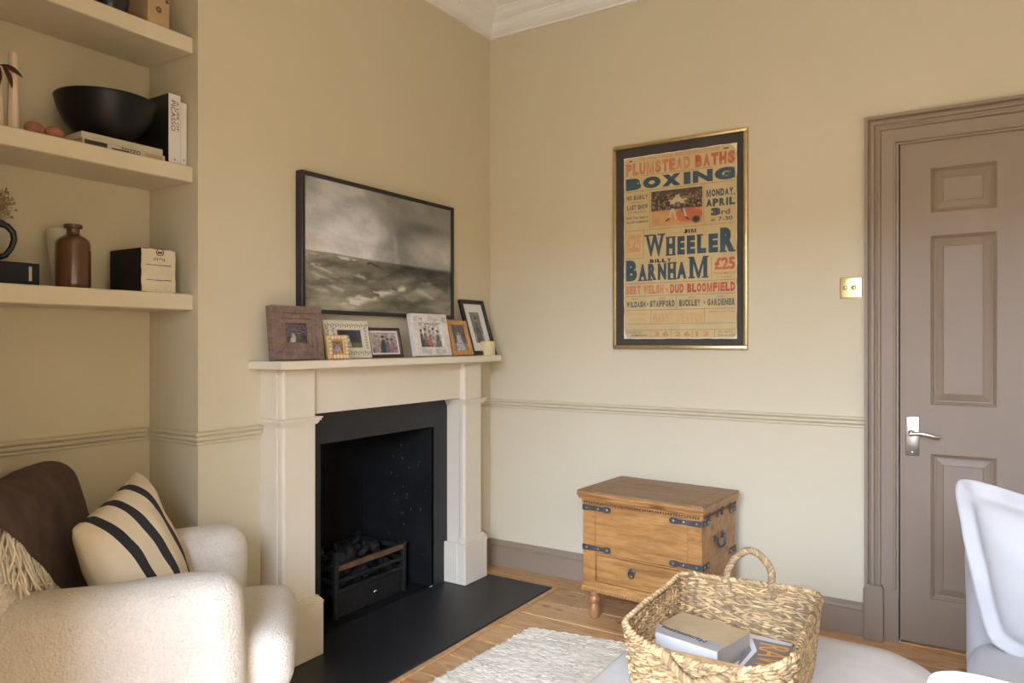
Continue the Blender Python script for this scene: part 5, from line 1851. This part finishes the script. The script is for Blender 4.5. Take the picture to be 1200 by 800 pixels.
for i in range(NT + 1):
    t = TE * i / NT
    y0_, y1_ = near_edge(t), .385
    g.append([b.verts.new(throw_pt(t, y0_ + (y1_ - y0_) * j / NS)) for j in range(NS + 1)])
for i in range(NT):
    for j in range(NS): b.faces.new((g[i][j], g[i][j + 1], g[i + 1][j + 1], g[i + 1][j]))
bmesh.ops.solidify(b, geom=b.faces[:], thickness=-.006)
put('blanket', b, M['throw'], TH, smooth=True)
b = BM()
frg = random.Random(55)
for i in range(92):
    t = .02 + .44 * (i + frg.random()) / 92
    y = near_edge(t) + .004
    p0 = throw_pt(t, y, .010)
    L = frg.uniform(.095, .165)
    side = frg.uniform(-.75, .08) - .25 * (t > .3)
    pts = [p0]
    for k in range(1, 9):
        f = k / 8
        q = p0 + Vector((.022 * f + .020 * math.sin(f * 3 + i) * f, side * L * (f ** .8) * .55 + .010 * math.sin(f * 7 + i * 1.3) * f, -L * f * (.55 + .45 * f) * (1 - .25 * abs(side))))
        # rest on the slanted backrest and on the near arm
        loc = BKM.inverted() @ q
        loc.x = max(loc.x, .090 + .004 * frg.random())
        q = BKM @ loc
        arm_top = .606 if q.y < -.185 else 0
        if q.z < arm_top + .006: q.z = arm_top + .006 + .004 * frg.random()
        pts.append(q)
    tube(b, pts, [.0027] * 8 + [.002], 5)
put('fringe', b, M['fringe'], TH, smooth=True, kind='stuff', label='cream knotted fringe')

# ------------------------------------------------------------------ white sofa facing the fireplace
SO = thing('sofa', (2.68, -1.645, 0), label='white linen slipcovered sofa at the right with its seat towards the fireplace', cat='sofa')
ox, oy = 2.68, -1.645
def so(n, b, **k): return put(n, b, M['linen'], SO, smooth=True, **k)
b = BM(); soft_box(b, (2.29 - ox, -2.42 - oy, .02), (3.16 - ox, -.88 - oy, .30), .03, amp=.004); so('skirted_base', b)
for (y0, y1) in ((-1.105, -.885), (-2.42, -2.20)):
    b = BM(); soft_box(b, (2.245 - ox, y0 - oy, .03), (3.16 - ox, y1 - oy, .715), .075, amp=.007, seed=y0 * 5); so('arm', b)
b = BM(); soft_box(b, (2.93 - ox, -2.40 - oy, .25), (3.19 - ox, -.90 - oy, .86), .08, amp=.007, seed=3); so('backrest', b)
b = BM(); soft_box(b, (2.252 - ox, -2.198 - oy, .285), (2.95 - ox, -1.108 - oy, .468), .06, amp=.005, puff=.010, seed=9); so('seat_cushion', b)

b = BM()
cex, cey = Vector((.425, -.10, -.085)), Vector((-.085, .075, .415))
cushion(b, cex, cey, .15, (0, 0, 0), flange=.045, n=48, ripple=.006, seed=14, pinch=.03, power=.42, corner=7)
for v in b.verts:
    pass
o = put('flanged_cushion', b, M['linen'], smooth=True, label='square white cushion with a wide flange, upright against the far sofa arm', cat='cushion', group='white flanged cushions')
o.location = Vector((2.290, -1.205, .470)) + (cex + cey) / 2
b = BM()
cex, cey = Vector((.43, .04, -.03)), Vector((-.03, .03, .30))
cushion(b, cex, cey, .15, (0, 0, 0), flange=.042, n=48, ripple=.007, seed=24, pinch=.03, power=.42, corner=7)
o = put('flanged_cushion', b, M['linen'], smooth=True, label='white flanged cushion on the near end of the sofa, cut off by the bottom edge', cat='cushion', group='white flanged cushions')
o.location = Vector((2.200, -2.125, .758)) + (cex - cey) / 2
